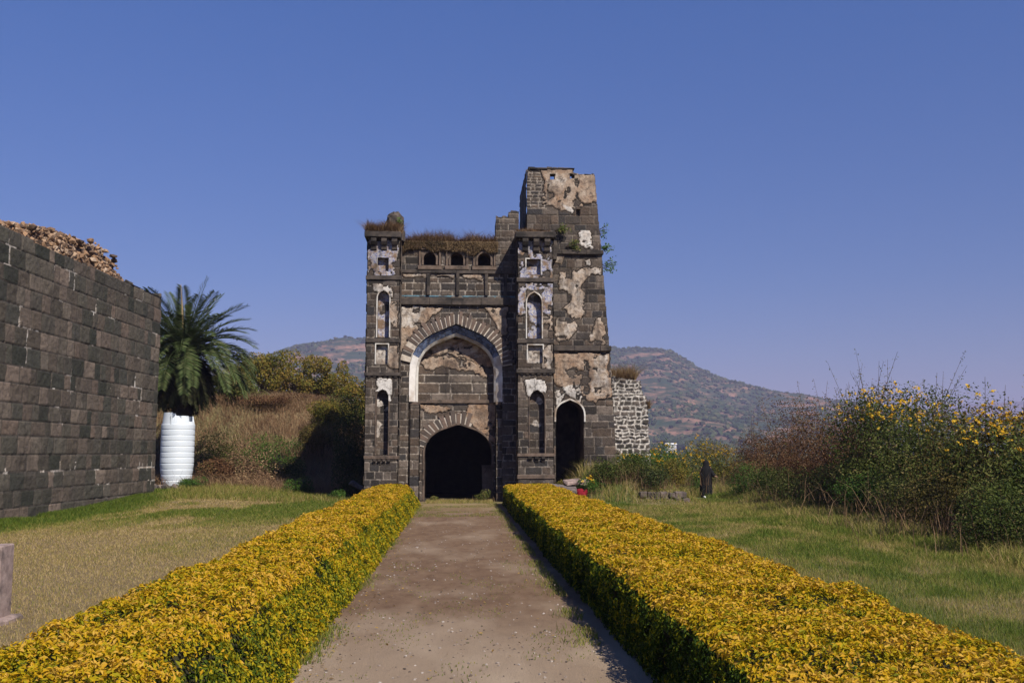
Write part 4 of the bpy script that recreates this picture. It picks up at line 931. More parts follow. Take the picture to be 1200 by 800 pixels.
tag(blades('grass', np.stack([x, y, gz(x, y) + .01], 1), hb, .009, M_grass, None, 1.4, np.clip(RS.normal(.42, .2, len(x)), 0, 1)), 'sparse weeds creeping along the edges of the earth path', 'grass', kind='stuff')
M_peb = rockmat('path grit', [(0, (.06, .045, .035)), (.5, (.20, .15, .12)), (1, (.45, .40, .36))], 60)
def pp_(rs):
    y = 5.5 * (30 / 5.5) ** rs.rand(); return np.array([rs.uniform(-1.25, 1.25) , y, .012])
tag(rocks('gravel', 1700, pp_, .004, .017, M_peb, None, 9), 'small loose grit scattered over the earth path', 'gravel', kind='stuff')
# fallen yellow hedge leaves
n = 600; y = 5.5 * (28 / 5.5) ** RS.rand(n); x = np.where(RS.rand(n) < .6, -1.2 + np.abs(RS.normal(0, .2, n)), RS.uniform(-1.1, 1.2, n))
tag(leafmesh('leaf_litter', np.stack([x, y, gz(x, y) + .025], 1), np.tile([0, 0, 1.], (n, 1)), .035, foliage('fallen leaves', [(0, (.10, .06, .03)), (.6, (.25, .16, .05)), (1, (.5, .32, .04))]), None, jit=.25), 'dry fallen hedge leaves lying on the path', 'leaves', kind='stuff')

# ------------------------------------------------------------------ shrubs
def FM(name, *st, tr=.25): return foliage(name, [(i / (len(st) - 1), c) for i, c in enumerate(st)], tr)
M_lant = FM('lantana leaves', (.022, .038, .008), (.065, .09, .018), (.13, .145, .035), (.22, .17, .07), tr=.35)
M_brown = FM('brown dry leaves', (.05, .026, .014), (.12, .06, .028), (.18, .10, .05), (.10, .10, .03))
M_brite = FM('bright green leaves', (.025, .06, .010), (.06, .12, .018), (.11, .17, .03))
M_ygreen = FM('yellowing leaves', (.04, .055, .012), (.12, .12, .022), (.22, .17, .03), (.27, .16, .045), tr=.3)
M_deep = FM('deep green leaves', (.018, .032, .010), (.045, .065, .018), (.09, .10, .03), (.15, .11, .05))
M_olive = FM('olive brown leaves', (.035, .035, .010), (.09, .08, .02), (.16, .12, .035), (.20, .11, .045), tr=.35)
M_dry = FM('dry straw', (.10, .06, .035), (.19, .115, .065), (.28, .18, .10), (.38, .29, .16), tr=.2)
M_flow = FM('yellow flower heads', (.45, .20, .01), (.62, .38, .02), (.70, .50, .06), tr=.3)
M_twig = simple('dry twigs', (.05, .032, .022), (.11, .072, .045), 20)
def lobes(cx, cy, z0, rx, ry, rz, n, rs):
    L = []
    for k in range(n):
        a = rs.uniform(0, 6.28); r = rs.uniform(0, .62) ** .7; q = rs.uniform(.34, .62)
        L.append((cx + rx * r * math.cos(a), cy + ry * r * math.sin(a), z0 + rz * rs.uniform(.20, .72), rx * q, ry * q, rz * rs.uniform(.26, .42)))
    return L
def sample_lobes(L, n, rs):
    idx = rs.randint(0, len(L), n); A = np.array(L)[idx]; d = norm(rs.normal(0, 1, (n, 3))); r = rs.uniform(.55, 1.08, n) ** .6
    nz = fbm(d[:, 0] * 3 + idx, d[:, 1] * 3 + d[:, 2] * 2, 5)
    P = A[:, :3] + d * A[:, 3:] * (r * (.75 + .5 * nz))[:, None]; return P, d
def shrub(name, x, y, rx, ry, rz, n, size, mat, label, cat='shrub', group=None, flowers=0, stalks=0, twig=0, seed=0, z=None, fz=.6, lo=.0, mat2=None, blade=0, fmat=None):
    rs = np.random.RandomState(seed + 100); z0 = float(gz(x, y)) if z is None else z
    e = empty(name, (x, y, z0), label, cat, group); L = lobes(0, 0, 0, rx, ry, rz, 11, rs)
    if rz > 1.3: L += [(rx * rs.uniform(-.75, .75), -ry * rs.uniform(.35, .85), rz * rs.uniform(.08, .22), rx * .32, ry * .4, rz * rs.uniform(.16, .26)) for q in range(8)]
    P, N = sample_lobes(L, n, rs)
    m = P[:, 2] < .03; P[m, 2] = rs.uniform(.03, rz * .35, m.sum())
    r = np.clip(.42 + .5 * (fbm(P[:, 0] * 1.6 + seed, P[:, 2] * 1.6 + P[:, 1], seed) - .5) * 2 + rs.normal(0, .2, n), 0, 1)
    leafmesh('foliage', P, N + np.array([0, 0, .5]), size, mat, e, .5, .8, rnd=r)
    bm = bmesh.new()
    for k in range(max(6, twig)):
        l = L[rs.randint(len(L))]; d = norm(rs.normal(0, 1, 3)); t = np.array(l[:3]) + d * np.array(l[3:]) * rs.uniform(.6, 1.25 if twig > 20 else .9); t[2] = max(t[2], .1)
        b = np.array([rs.uniform(-.5, .5) * rx, rs.uniform(.05, .6) * ry, -.05]); md = (b + t) / 2 + rs.normal(0, .08, 3); s = .006 if twig > 20 else .008
        tube(bm, [b, md, t], [s * 1.6, s, s * .35], 4)
    bmobj('branches', bm, M_twig if twig > 20 else M_bark, e)
    if flowers:
        P2, N2 = sample_lobes(L, flowers * 6, rs); k = (P2[:, 2] > rz * fz) & (N2[:, 2] > -.1); P2 = P2[k][:flowers]; N2 = N2[k][:flowers]
        if len(P2):
            P3 = np.repeat(P2 + N2 * .05, 6, 0) + rs.normal(0, .022, (len(P2) * 6, 3)); leafmesh('flowers', P3, np.tile([0, -.5, .8], (len(P3), 1)), .06, fmat or M_flow, e, .8, .5)
    if stalks:
        bm = bmesh.new(); LP = []
        for k in range(stalks):
            bx, by = rs.uniform(-.8, .8) * rx, rs.uniform(-.5, .5) * ry; zt = rz * rs.uniform(.9, 1.32); ln = rs.normal(0, .16, 2)
            p0 = np.array([bx * .5, by * .5, rz * .3]); p2 = np.array([bx + ln[0] * zt, by + ln[1] * zt, zt]); p1 = (p0 + p2) / 2 + rs.normal(0, .04, 3)
            tube(bm, [p0, p1, p2], [.012, .008, .003], 4)
            for q in range(rs.randint(14, 30)):
                t = rs.uniform(.45, 1); LP.append(p0 + (p2 - p0) * t + rs.normal(0, .035, 3))
        bmobj('stalks', bm, M_twig, e); leafmesh('seed_heads', np.array(LP), np.tile([0, -1, .3], (len(LP), 1)), .055, mat2 or M_lant, e, .4, .6, tdir=(0, 0, 1.2))
    if blade:
        bx = rs.normal(0, rx * .7, blade); by = rs.normal(0, ry * .7, blade); bz = np.zeros(blade)
        blades('straw', np.stack([bx, by, bz], 1), min(rz, 1.15) * rs.uniform(.2, .75, blade), .011, M_dry, e, 1.3, rs.rand(blade) * .8)
    return e
GB = 'bushes banked along the right side of the lawn'
# right bank: brown bushes first, then flowering mass, then the near right
RB = [ # px, Y, halfwidth, half depth, height row(top), mat, kind, label
 (880, 38.5, 1.2, 1.1, 510, M_brown, 'brown twiggy leafless-looking bush just right of the standing person'),
 (915, 34, 1.5, 1.3, 492, M_brown, 'rust-brown dry bush with bare twigs against the hill'),
 (950, 30, 1.5, 1.3, 478, M_brown, 'tallest rust-brown dry bush left of the yellow-flowered one'),
 (985, 27, 1.3, 1.2, 470, M_brown, 'brown bush with mixed green leaves touching the flowering bush'),
 (1028, 24.5, 1.55, 1.3, 462, M_lant, 'big green bush crowned with yellow flowers and tall seed stalks'),
 (1092, 21.5, 1.5, 1.2, 482, M_lant, 'dense green bush with grey stalks in the middle of the bank'),
 (1150, 18.8, 1.35, 1.2, 490, M_olive, 'green bush with a row of yellow flower heads near the right edge'),
 (1215, 16.5, 1.4, 1.2, 506, M_lant, 'nearest dark green bush cut by the right edge of the picture'),
 (1300, 13.5, 1.6, 1.2, 492, M_lant, 'green bush outside the picture on the right')]
for k, (px, Y, rx, ry, row, mat, lab) in enumerate(RB[:-1]):
    p = at(px, row, Y); zz = float(gz(p.x, Y)); H = p.z - zz + .25; br = mat is M_brown
    shrub('shrub' if br else 'flowering_shrub', p.x + .5, Y + .6, rx * 1.15, ry, H, 17000 if not br else 14000, .075 if not br else .065, mat, lab, 'bush', GB,
          flowers=(160, 60, 150, 90)[k - 4] if not br else 0, stalks=(16, 9, 7, 9)[k - 4] if not br else 5, twig=110 if br else 45, blade=420, seed=k * 3 + 1, fz=.66, mat2=M_brown if br else M_lant)
# lower skirt in front of the bank
for k, (px, Y, rx, h, mat, bl, lab) in enumerate([
  (885, 33.5, .8, .8, M_brite, 60, 'low bright green weed clump at the start of the right-hand bank'), (920, 29.5, 1.1, .85, M_lant, 60, 'low dark green weed mound under the rust-brown bushes'),
  (965, 26, 1.0, .95, M_lant, 40, 'dark shaded weed mound below the tall brown bush'), (1015, 23, 1.0, .8, M_brite, 160, 'weedy mound with straw below the yellow-crowned bush'),
  (1072, 20.3, 1.0, .95, M_lant, 300, 'weed clump full of pale straw beneath the bank middle'), (1128, 17.8, .95, .9, M_olive, 260, 'dark weed clump with reddish stems near the right edge'),
  (1190, 15.5, .95, .95, M_lant, 200, 'nearest weed clump at the right edge of the lawn')]):
    p = at(px, 530, Y); shrub('weed_clump', p.x + .1, Y, rx * 1.25, .8, h * 1.3, 8000, .055, mat, lab, 'weeds', 'weed clumps along the foot of the right bank', seed=40 + k, blade=bl, twig=12)
# behind the bank, partly seen
for k, (px, Y, rx, row, mat, fl, lab) in enumerate([(800, 42, 1.5, 520, M_lant, 90, 'low yellow-flowered bush between rubble wall and standing person'), (838, 43, 1.4, 512, M_ygreen, 60, 'yellow-green bush behind the standing person'),
   (775, 40, 1.0, 524, M_brite, 60, 'small green bush with yellow flowers at the rubble wall foot'), (1010, 33, 1.8, 480, M_brown, 0, 'brown bush behind the flowering bank')]):
    p = at(px, row, Y); z0 = float(gz(p.x, Y)); shrub('shrub', p.x, Y, rx, 1.0, p.z - z0 + .15, 8000, .08, mat, lab, 'bush', None, flowers=fl, seed=60 + k, fz=.5, twig=30)
# weeds on the slope right of the gate tower
SW = [(664, 31.6, .45, .75, M_ygreen, 120, 'yellow-green weed clump against the right turret base'), (690, 31.2, .5, .5, M_brite, 60, 'bright green weed below the small dark doorway'),
      (712, 31.6, .6, .8, M_lant, 120, 'scrubby weed clump at the foot of the tower corner'), (738, 31.8, .7, 1.0, M_lant, 150, 'tall weeds in front of the rubble wall'),
      (765, 31.4, .6, .7, M_deep, 160, 'dark weed clump above the low stone kerb'), (790, 32.2, .7, .95, M_ygreen, 160, 'straw-filled weed clump left of the standing person'),
      (806, 38.5, .6, 1.0, M_brite, 60, 'leafy green plant just left of the standing person'), (748, 33.5, .8, .6, M_brite, 30, 'green plants growing by the rubble wall base')]
for k, (px, Y, rx, h, mat, bl, lab) in enumerate(SW):
    p = at(px, 530, Y); shrub('weed_clump', p.x, Y, rx, .5, h, 3200, .055, mat, lab, 'weeds', 'weed clumps right of the gatehouse', seed=80 + k, blade=bl, twig=25, flowers=14 if mat is M_brite else 0)
# left bank behind the lawn
LB = [(250, 37.8, .8, 1.3, M_brown, 200, 'dry brown weed clump right of the white tank'), (292, 38.5, 1.3, 1.7, M_dry, 500, 'rusty dry grass thicket on the slope between tank and gate'),
      (262, 42, 1.4, 2.0, M_lant, 60, 'green scrub on top of the slope behind the tank'), (322, 42.4, 1.3, 1.4, M_brite, 200, 'leafy green scrub above the rusty dry grass'),
      (338, 40.2, .9, 1.1, M_lant, 100, 'dark green bush in the middle of the slope'), (372, 42.5, 1.1, 1.3, M_olive, 500, 'green and straw coloured scrub left of the shaded bush'),
      (298, 41.5, 1.1, 1.3, M_brite, 60, 'leafy green scrub patch in the middle of the dry slope'), (384, 44, 1.0, 1.2, M_ygreen, 60, 'yellowish scrub near the crest by the shaded bush'),
      (352, 36.6, .55, .62, M_brite, 0, 'small bright green bush on the lawn edge left of the slab'), (225, 36.2, .5, .42, M_brite, 20, 'low green plant in front of the white tank'),
      (395, 33.2, .35, .4, M_brite, 60, 'small green weed just left of the gatehouse base'), (418, 35.0, .5, .8, M_deep, 30, 'shaded weed beside the left turret')]
for k, (px, Y, rx, h, mat, bl, lab) in enumerate(LB):
    p = at(px, 530, Y); shrub('weed_clump' if h < 1.2 else 'shrub', p.x, Y, rx, min(rx, 1.0), h, 7000 if h > 1 else 3000, .075 if h > 1 else .05, mat, lab, 'bush' if h > 1 else 'weeds', None, seed=100 + k, blade=bl, twig=50)
# shaded dark bush behind the left turret
for k, (px, Y, rx, row, lab) in enumerate([(414, 38.5, .95, 464, 'dark bush in the shade behind the left turret')]):
    p = at(px, row, Y); z0 = float(gz(p.x, Y)); shrub('shrub', p.x, Y, rx, 1.1, p.z - z0 + .1, 14000, .085, M_deep, lab, 'bush', None, seed=120 + k, twig=20)
# dry grass over the bank and behind lawn
def tallgrass(name, n, cond, x0, x1, y0, y1, h, lab, mat=M_dry, w=.02, m=.5):
    x = RS.uniform(x0, x1, n); y = RS.uniform(y0, y1, n); k = cond(x, y); x, y = x[k], y[k]; f = fbm(x * .8, y * .8, 133); hh = h * (.4 + 1.1 * f)
    tag(blades(name, np.stack([x, y, gz(x, y)], 1), hh, w, mat, None, 1.3, np.clip(m + .5 * (f - .5) + RS.normal(0, .2, len(x)), 0, 1)), lab, 'grass', kind='stuff')
tallgrass('tall_grass', 60000, lambda x, y: (x < -4.4) & (fbm(x * .5, y * .5, 3) > .22), -15, -4.3, 36.5, 56, .50, 'straw-coloured tall dry grass covering the slope behind the lawn')
tallgrass('tall_grass', 14000, lambda x, y: fbm(x * .9, y * .9, 5) > .42, -9.5, -3.2, 31.5, 38, .22, 'rough mixed grass between lawn and slope', M_grass, .014, .5)
tallgrass('tall_grass', 16000, lambda x, y: (x > 3.3) & (x < 11.0) & ~((x > y * .228) & (x < y * .285) & (y < 36.3)), 3.3, 11, 30.6, 41, .34, 'rough dry grass on the rise right of the gatehouse', M_grass, .014, .62)
tallgrass('tall_grass', 26000, lambda x, y: (y < 29) & (x > 7.4 + .05 * (y - 12) + 1.2 * (fbm(y * .5, x * .2, 8) - .5)), 7.2, 11.5, 11, 32, .26, 'knee-high straw and green grass below the right bank', M_grass, .013, .55)

# trees behind the left bank
def tree(px, Y, row_top, rx, lab, mat, seed, n=7000):
    rs = np.random.RandomState(seed); p = at(px, row_top, Y); z0 = float(gz(p.x, Y)); H = p.z - z0
    e = empty('tree', (p.x, Y, z0), lab, 'tree', 'trees behind the dry slope'); bm = bmesh.new(); L = []
    tube(bm, [(0, 0, -.2), (.05, 0, H * .25), (-.03, .05, H * .5)], [.13, .10, .07], 7)
    for k in range(20):
        a = rs.uniform(0, 6.28); r = rx * rs.uniform(.2, .9); t = np.array([r * math.cos(a), r * math.sin(a), H * rs.uniform(.25, .93) * (1.05 - .25 * r / rx)]); b = np.array([0, 0, H * rs.uniform(.08, .4)])
        tube(bm, [b, (b + t) / 2 + rs.normal(0, .1, 3) + [0, 0, .1], t], [.06, .035, .012], 5); L.append((*t, rx * rs.uniform(.18, .36), rx * rs.uniform(.2, .36), rx * rs.uniform(.16, .34)))
    bmobj('trunk', bm, M_bark, e); P, N = sample_lobes(L, n, rs); r = np.clip(.5 + .9 * (fbm(P[:, 0] * 1.3, P[:, 2] * 1.3, seed) - .5) + rs.normal(0, .2, n), 0, 1)
    leafmesh('crown', P, N + [0, 0, .4], .12, mat, e, .55, .8, rnd=r)
tree(308, 50, 408, 1.7, 'yellow-green tree beside the palm behind the slope', M_ygreen, 1); tree(345, 52, 412, 1.9, 'yellowing tree with rusty leaf tips in the middle of the row', M_ygreen, 2, 8000)
tree(384, 51, 420, 1.6, 'yellow-green tree left of the gap below the hill', M_ygreen, 3); tree(420, 49, 424, 1.4, 'sparse yellowish tree close to the left turret', M_ygreen, 4, 5000); tree(275, 47, 440, 1.3, 'darker low tree half behind the palm', M_lant, 6, 6000)
# bare-twig bushes on the rise
for k, (px, Y, row) in enumerate(((300, 46, 466), (360, 47, 464), (400, 45.5, 462))):
    p = at(px, row, Y); shrub('shrub', p.x, Y, 2.0, 1.0, p.z - float(gz(p.x, Y)) + .1, 5000, .08, (M_brown, M_brown, M_lant)[k], ('reddish dry bush on the crest below the trees', 'second reddish dry bush on the crest, nearer the gatehouse', 'greenish scrub on the crest beside the shaded bush')[k], 'bush', None, seed=140 + k, twig=120, blade=500)

# ------------------------------------------------------------------ palm
def palm():
    c = at(216, 414, 38.5); z0 = float(gz(c.x, 38.5)); e = empty('date_palm', (c.x, c.y, z0), 'date palm with arching grey-green fronds rising behind the wall end', 'palm'); H = c.z - z0; rs = np.random.RandomState(4)
    bm = bmesh.new(); N = 60; Z = np.linspace(-.2, H + .1, N); tube(bm, [(.05 * math.sin(z), 0, z) for z in Z], [.36 + .05 * (k % 3 == 0) + .22 * max(0, (z - H + 1.2)) for k, z in enumerate(Z)], 12); bmobj('trunk', bm, simple('palm trunk', (.05, .035, .025), (.10, .075, .05), 12, bs=.9, bd=.05), e)
    m_f = FM('palm leaflets', (.018, .034, .010), (.045, .068, .020), (.085, .105, .04), (.15, .15, .08), tr=.12); Vf, Ff, Rf = [], [], []
    def frond(az, el, Lg, droop, dry=0):
        d = np.array([math.cos(az) * math.cos(el), math.sin(az) * math.cos(el), math.sin(el)]); p = np.array([0, 0, H]) + d * .15; pts = [p.copy()]; ds = [d.copy()]; S = 26
        for k in range(S):
            d = norm(d + np.array([0, 0, -droop / S * (1 + 1.6 * k / S)])); p = p + d * Lg / S; pts.append(p.copy()); ds.append(d.copy())
        pts = np.array(pts); ds = np.array(ds); bmf = bmesh.new(); tube(bmf, pts, list(np.linspace(.028, .005, S + 1)), 4)
        me = bpy.data.meshes.new('frond'); bmf.to_mesh(me); bmf.free(); V = [np.array([v.co for v in me.vertices])]; 
        quads = [[list(f.vertices)[i] for i in (0, 1, 2, 3)] for f in me.polygons if len(f.vertices) == 4]; bpy.data.meshes.remove(me); nv = len(V[0]); F = list(quads); 
        for s_ in (-1, 1):
            m = 46
            for k in range(m):
                t = .12 + .88 * k / m; i = t * S; a = int(min(i, S - 1)); q = pts[a] + (pts[a + 1] - pts[a]) * (i - a); dd = ds[a]
                side = norm(np.cross(dd, [0, 0, 1]) + 1e-6); up = np.cross(side, dd); ln = (.50 * math.sin(math.pi * min(1, t * .82 + .12)) ** .6 + .04) * rs.uniform(.85, 1.1)
                v = norm(side * s_ * .85 + dd * .75 + up * rs.uniform(.05, .35) + np.array([0, 0, -.05])); tip = q + v * ln + np.array([0, 0, -.06 * ln]); mid = q + v * ln * .5
                wv = norm(np.cross(v, up + side * .3)) * .022
                V.append(np.array([q, mid + wv, tip, mid - wv])); F.append([nv, nv + 1, nv + 2, nv + 3]); nv += 4
        r = np.clip(np.full(len(F), .45 + (.3 if dry else 0)) + rs.normal(0, .18, len(F)), 0, 1)
        return np.concatenate(V), np.array(F), r
    G = 2.39996
    for k in range(84):
        f = k / 83; el = R(78 - 72 * f ** .5); V, F, r = frond(k * G + rs.normal(0, .1), el, rs.uniform(2.5, 2.9) * (1 + .22 * f), .30 + .95 * f * rs.uniform(.8, 1.2))
        npmesh('frond', V, F, m_f, e, {'rnd': ('FACE', r)})
    m_d = FM('dead palm leaflets', (.015, .018, .008), (.035, .04, .014), (.07, .06, .03), tr=.1)
    for k in range(60):
        V, F, r = frond(rs.uniform(0, 6.28), R(rs.uniform(-78, -15)), rs.uniform(1.7, 2.5), rs.uniform(.5, .9))
        npmesh('frond', V, F, m_d, e, {'rnd': ('FACE', r)})['label'] = 'old dark frond hanging against the trunk'
    bm = bmesh.new(); t = at(212, 333, 38.5) - Vector((c.x, c.y, z0)); tube(bm, [(0, 0, H), (t.x * .5, 0, (H + t.z) / 2), (t.x, 0, t.z)], [.055, .045, .012], 6); o = bmobj('spear_leaf', bm, simple('spear leaf', (.32, .22, .11), (.42, .31, .17), 9), e); o['label'] = 'upright tan unopened spear leaf'
palm()

# ------------------------------------------------------------------ water tank
def plastic():
    m, n, l, p = newmat('white tank plastic'); P = worldpos(n); a = noise(n, l, 3, 5, .6, P); b = noise(n, l, 14, 4, .7, P)
    sep = n.new('ShaderNodeSeparateXYZ'); l.new(P, sep.inputs[0]); c = mix(n, l, (.56, .63, .72), (.66, .71, .77), a.outputs[0]); c = mix(n, l, c, (.34, .26, .19), vmath(n, l, 'MULTIPLY', mrange(n, l, sep.outputs[2], .75, .2), mrange(n, l, b.outputs[0], .4, .65)))
    l.new(c, p.inputs['Base Color']); p.inputs['Roughness'].default_value = .45; return m
def tank():
    Y = 37.0; b = at(207, 569, Y); t = at(207, 497, Y); e = empty('water_tank', (b.x - .02, Y, b.z), 'white ribbed plastic water tank with broken open top beside the fortress wall', 'water tank')
    H = t.z - b.z; r1 = (at(226, 520, Y).x - at(187.5, 520, Y).x) / 2; bm = bmesh.new(); prof = []
    n = 11
    for k in range(n):
        z0 = H * k / n; r = r1 * (.84 + .16 * min(1, (k + .3) / 4.0)); r_ = r1 * (.84 + .16 * min(1, (k + 1.3) / 4.0))
        prof += [(z0 + .004, r - .014), (z0 + .018, r - .001), (z0 + .03, r), (z0 + H / n * .5, (r + r_) / 2), (z0 + H / n - .03, r_), (z0 + H / n - .018, r_ - .001), (z0 + H / n - .004, r_ - .014)]
    S = 48; rings = [[bm.verts.new((r * math.cos(2 * math.pi * k / S), r * math.sin(2 * math.pi * k / S), z)) for k in range(S)] for z, r in prof]
    for i in range(len(rings) - 1):
        for k in range(S): bm.faces.new((rings[i][k], rings[i][(k + 1) % S], rings[i + 1][(k + 1) % S], rings[i + 1][k]))
    bm.faces.new(rings[0][::-1]); m = plastic(); bmobj('barrel', bm, m, e, True)
    # broken shoulder: rim pieces of different heights
    bm = bmesh.new(); zt = prof[-1][0]
    def hh(a):    # front of tank is angle -90 deg
        d = (math.degrees(a) + 360) % 360
        if 205 < d < 262: return .42 
        if 262 <= d < 275: return .38
        if 275 <= d < 330: return .30
        if d >= 330 or d < 20: return .10
        return .30
    S2 = 120; rb = r1 - .02; inner, outer = [], []
    for k in range(S2):
        a = 2 * math.pi * k / S2; h = hh(a); c, s = math.cos(a), math.sin(a)
        inner.append((bm.verts.new(((rb - .03) * c, (rb - .03) * s, zt - .02)), bm.verts.new(((rb - .08) * c, (rb - .08) * s, zt + h)))); outer.append((bm.verts.new((rb * c, rb * s, zt - .02)), bm.verts.new(((rb - .05) * c, (rb - .05) * s, zt + h))))
    for k in range(S2):
        j = (k + 1) % S2
        bm.faces.new((outer[k][0], outer[j][0], outer[j][1], outer[k][1])); bm.faces.new((inner[k][0], inner[k][1], inner[j][1], inner[j][0])); bm.faces.new((outer[k][1], outer[j][1], inner[j][1], inner[k][1]))
    bmobj('broken_rim', bm, m, e)
    bm = bmesh.new(); a = R(263); box(bm, -.06, .02, -.02, .01, 0, .34, 0, .004)
    bmesh.ops.transform(bm, matrix=Matrix.Translation(((rb - .03) * math.cos(a), (rb - .01) * math.sin(a), zt)), verts=bm.verts); bmobj('rim_tab', bm, m, e)
tank()
M_pink = simple('pinkish stone', (.22, .16, .14), (.34, .26, .23), 12, dark=(.13, .10, .09))
tag(rocks('stone_heap', 26, lambda rs: np.array([gX(196, 36) + rs.uniform(-.5, .6), 36 + rs.uniform(-.4, .3), .25 + rs.uniform(0, .2)]), .08, .2, M_grock, None, 3), 'small heap of brown stones at the foot of the white tank', 'stones')

# ------------------------------------------------------------------ stone post at left edge
def post():
    Y = 9.9; x1 = at(7.5, 680, Y).x; zt = at(5, 638, Y).z; e = empty('stone_post', (x1 - .14, Y, 0), 'short square pinkish stone post on the lawn, cut by the left edge of the picture', 'post'); 
    bm = bmesh.new(); box(bm, -.14, .14, -.14, .14, -.05, zt, .004, .012); bmobj('shaft', bm, M_pink, e); bm = bmesh.new(); box(bm, -.24, .24, -.22, .22, -.06, .05, .02, .02); bmobj('footing', bm, M_grock if False else M_pink, e)
post()
# rock slabs left of the gate
def slab(px, py, Y, sx, sy, sz, rot, tilt, lab, seed):
    random.seed(seed); p = at(px, py, Y); bm = bmesh.new(); box(bm, -sx, sx, -sy, sy, -sz, sz, .06, .03); bmesh.ops.subdivide_edges(bm, edges=bm.edges, cuts=1)
    for v in bm.verts: v.co += Vector((random.uniform(-.03, .03),) * 3)
    o = bmobj('rock', bm, M_pink if seed % 2 else simple('grey slab', (.10, .085, .08), (.17, .14, .13), 8), None); o.location = (p.x, Y, max(p.z, float(gz(p.x, Y)) + sz * .4)); o.rotation_euler = tilt; o.rotation_euler.z = rot; tag(o, lab, 'rock', None)
slab(420, 570, 33.3, .28, .15, .06, .3, (0, .5, 0), 'grey slab leaning at the turret corner', 4)
slab(676, 565, 31.2, .36, .25, .06, .1, (.1, .05, 0), 'pale flat stone step below the small doorway', 7)
slab(660, 572, 31.0, .4, .2, .1, .1, (0, .05, 0), 'low grey-violet stone at the right turret foot', 8)
# low stone kerb on the right
bm = bmesh.new(); random.seed(3)
kb = empty('low_stone_kerb', (gX(770, 31), 31, 0), 'low crumbling stone kerb at the lawn edge left of the standing person', 'kerb')
x = gX(742, 31, 570); xe = gX(806, 31, 570)
for lev in range(2):
    xx = x + lev * .2
    while xx < xe - lev * .3:
        L = random.uniform(.18, .42); box(bm, xx, xx + L - .02, 30.9 + random.uniform(-.04, .04), 31.3, .0 + lev * .2, .19 + lev * .2 + random.uniform(-.03, .03), .02, .02); xx += L
kp(bmobj('stones', bm, simple('dull kerb stone', (.09, .07, .06), (.17, .135, .12), 9, dark=(.05, .042, .036)), kb), kb)

# ------------------------------------------------------------------ red cloth and white litter
bm = bmesh.new(); p = at(681, 577, 30.9); bmesh.ops.create_icosphere(bm, subdivisions=3, radius=1)
for v in bm.verts:
    n_ = vn(np.array(v.co.x * 2.3 + 3), np.array(v.co.z * 2.3 + v.co.y), 4); v.co *= .72 + .55 * float(n_); v.co = Vector((v.co.x * .2, v.co.y * .15, v.co.z * .22))
o = bmobj('bag', bm, simple('red fabric', (.13, .004, .01), (.22, .008, .02), 9), None, True); o.location = (p.x, 30.9, max(p.z - .06, .14)); tag(o, 'crumpled red bag lying behind the far end of the right hedge', 'bag')
bm = bmesh.new(); bmesh.ops.create_icosphere(bm, subdivisions=2, radius=1); p = at(809, 584, 33.2)
for v in bm.verts: v.co = Vector((v.co.x * .06, v.co.y * .05, v.co.z * .035)) * random.uniform(.7, 1.2)
o = bmobj('litter', bm, simple('white paper', (.6, .6, .6), (.75, .75, .75), 9), None); o.location = (p.x, 33.2, float(gz(p.x, 33.2)) + .03); tag(o, 'crumpled white paper on the grass left of the standing person', 'litter')

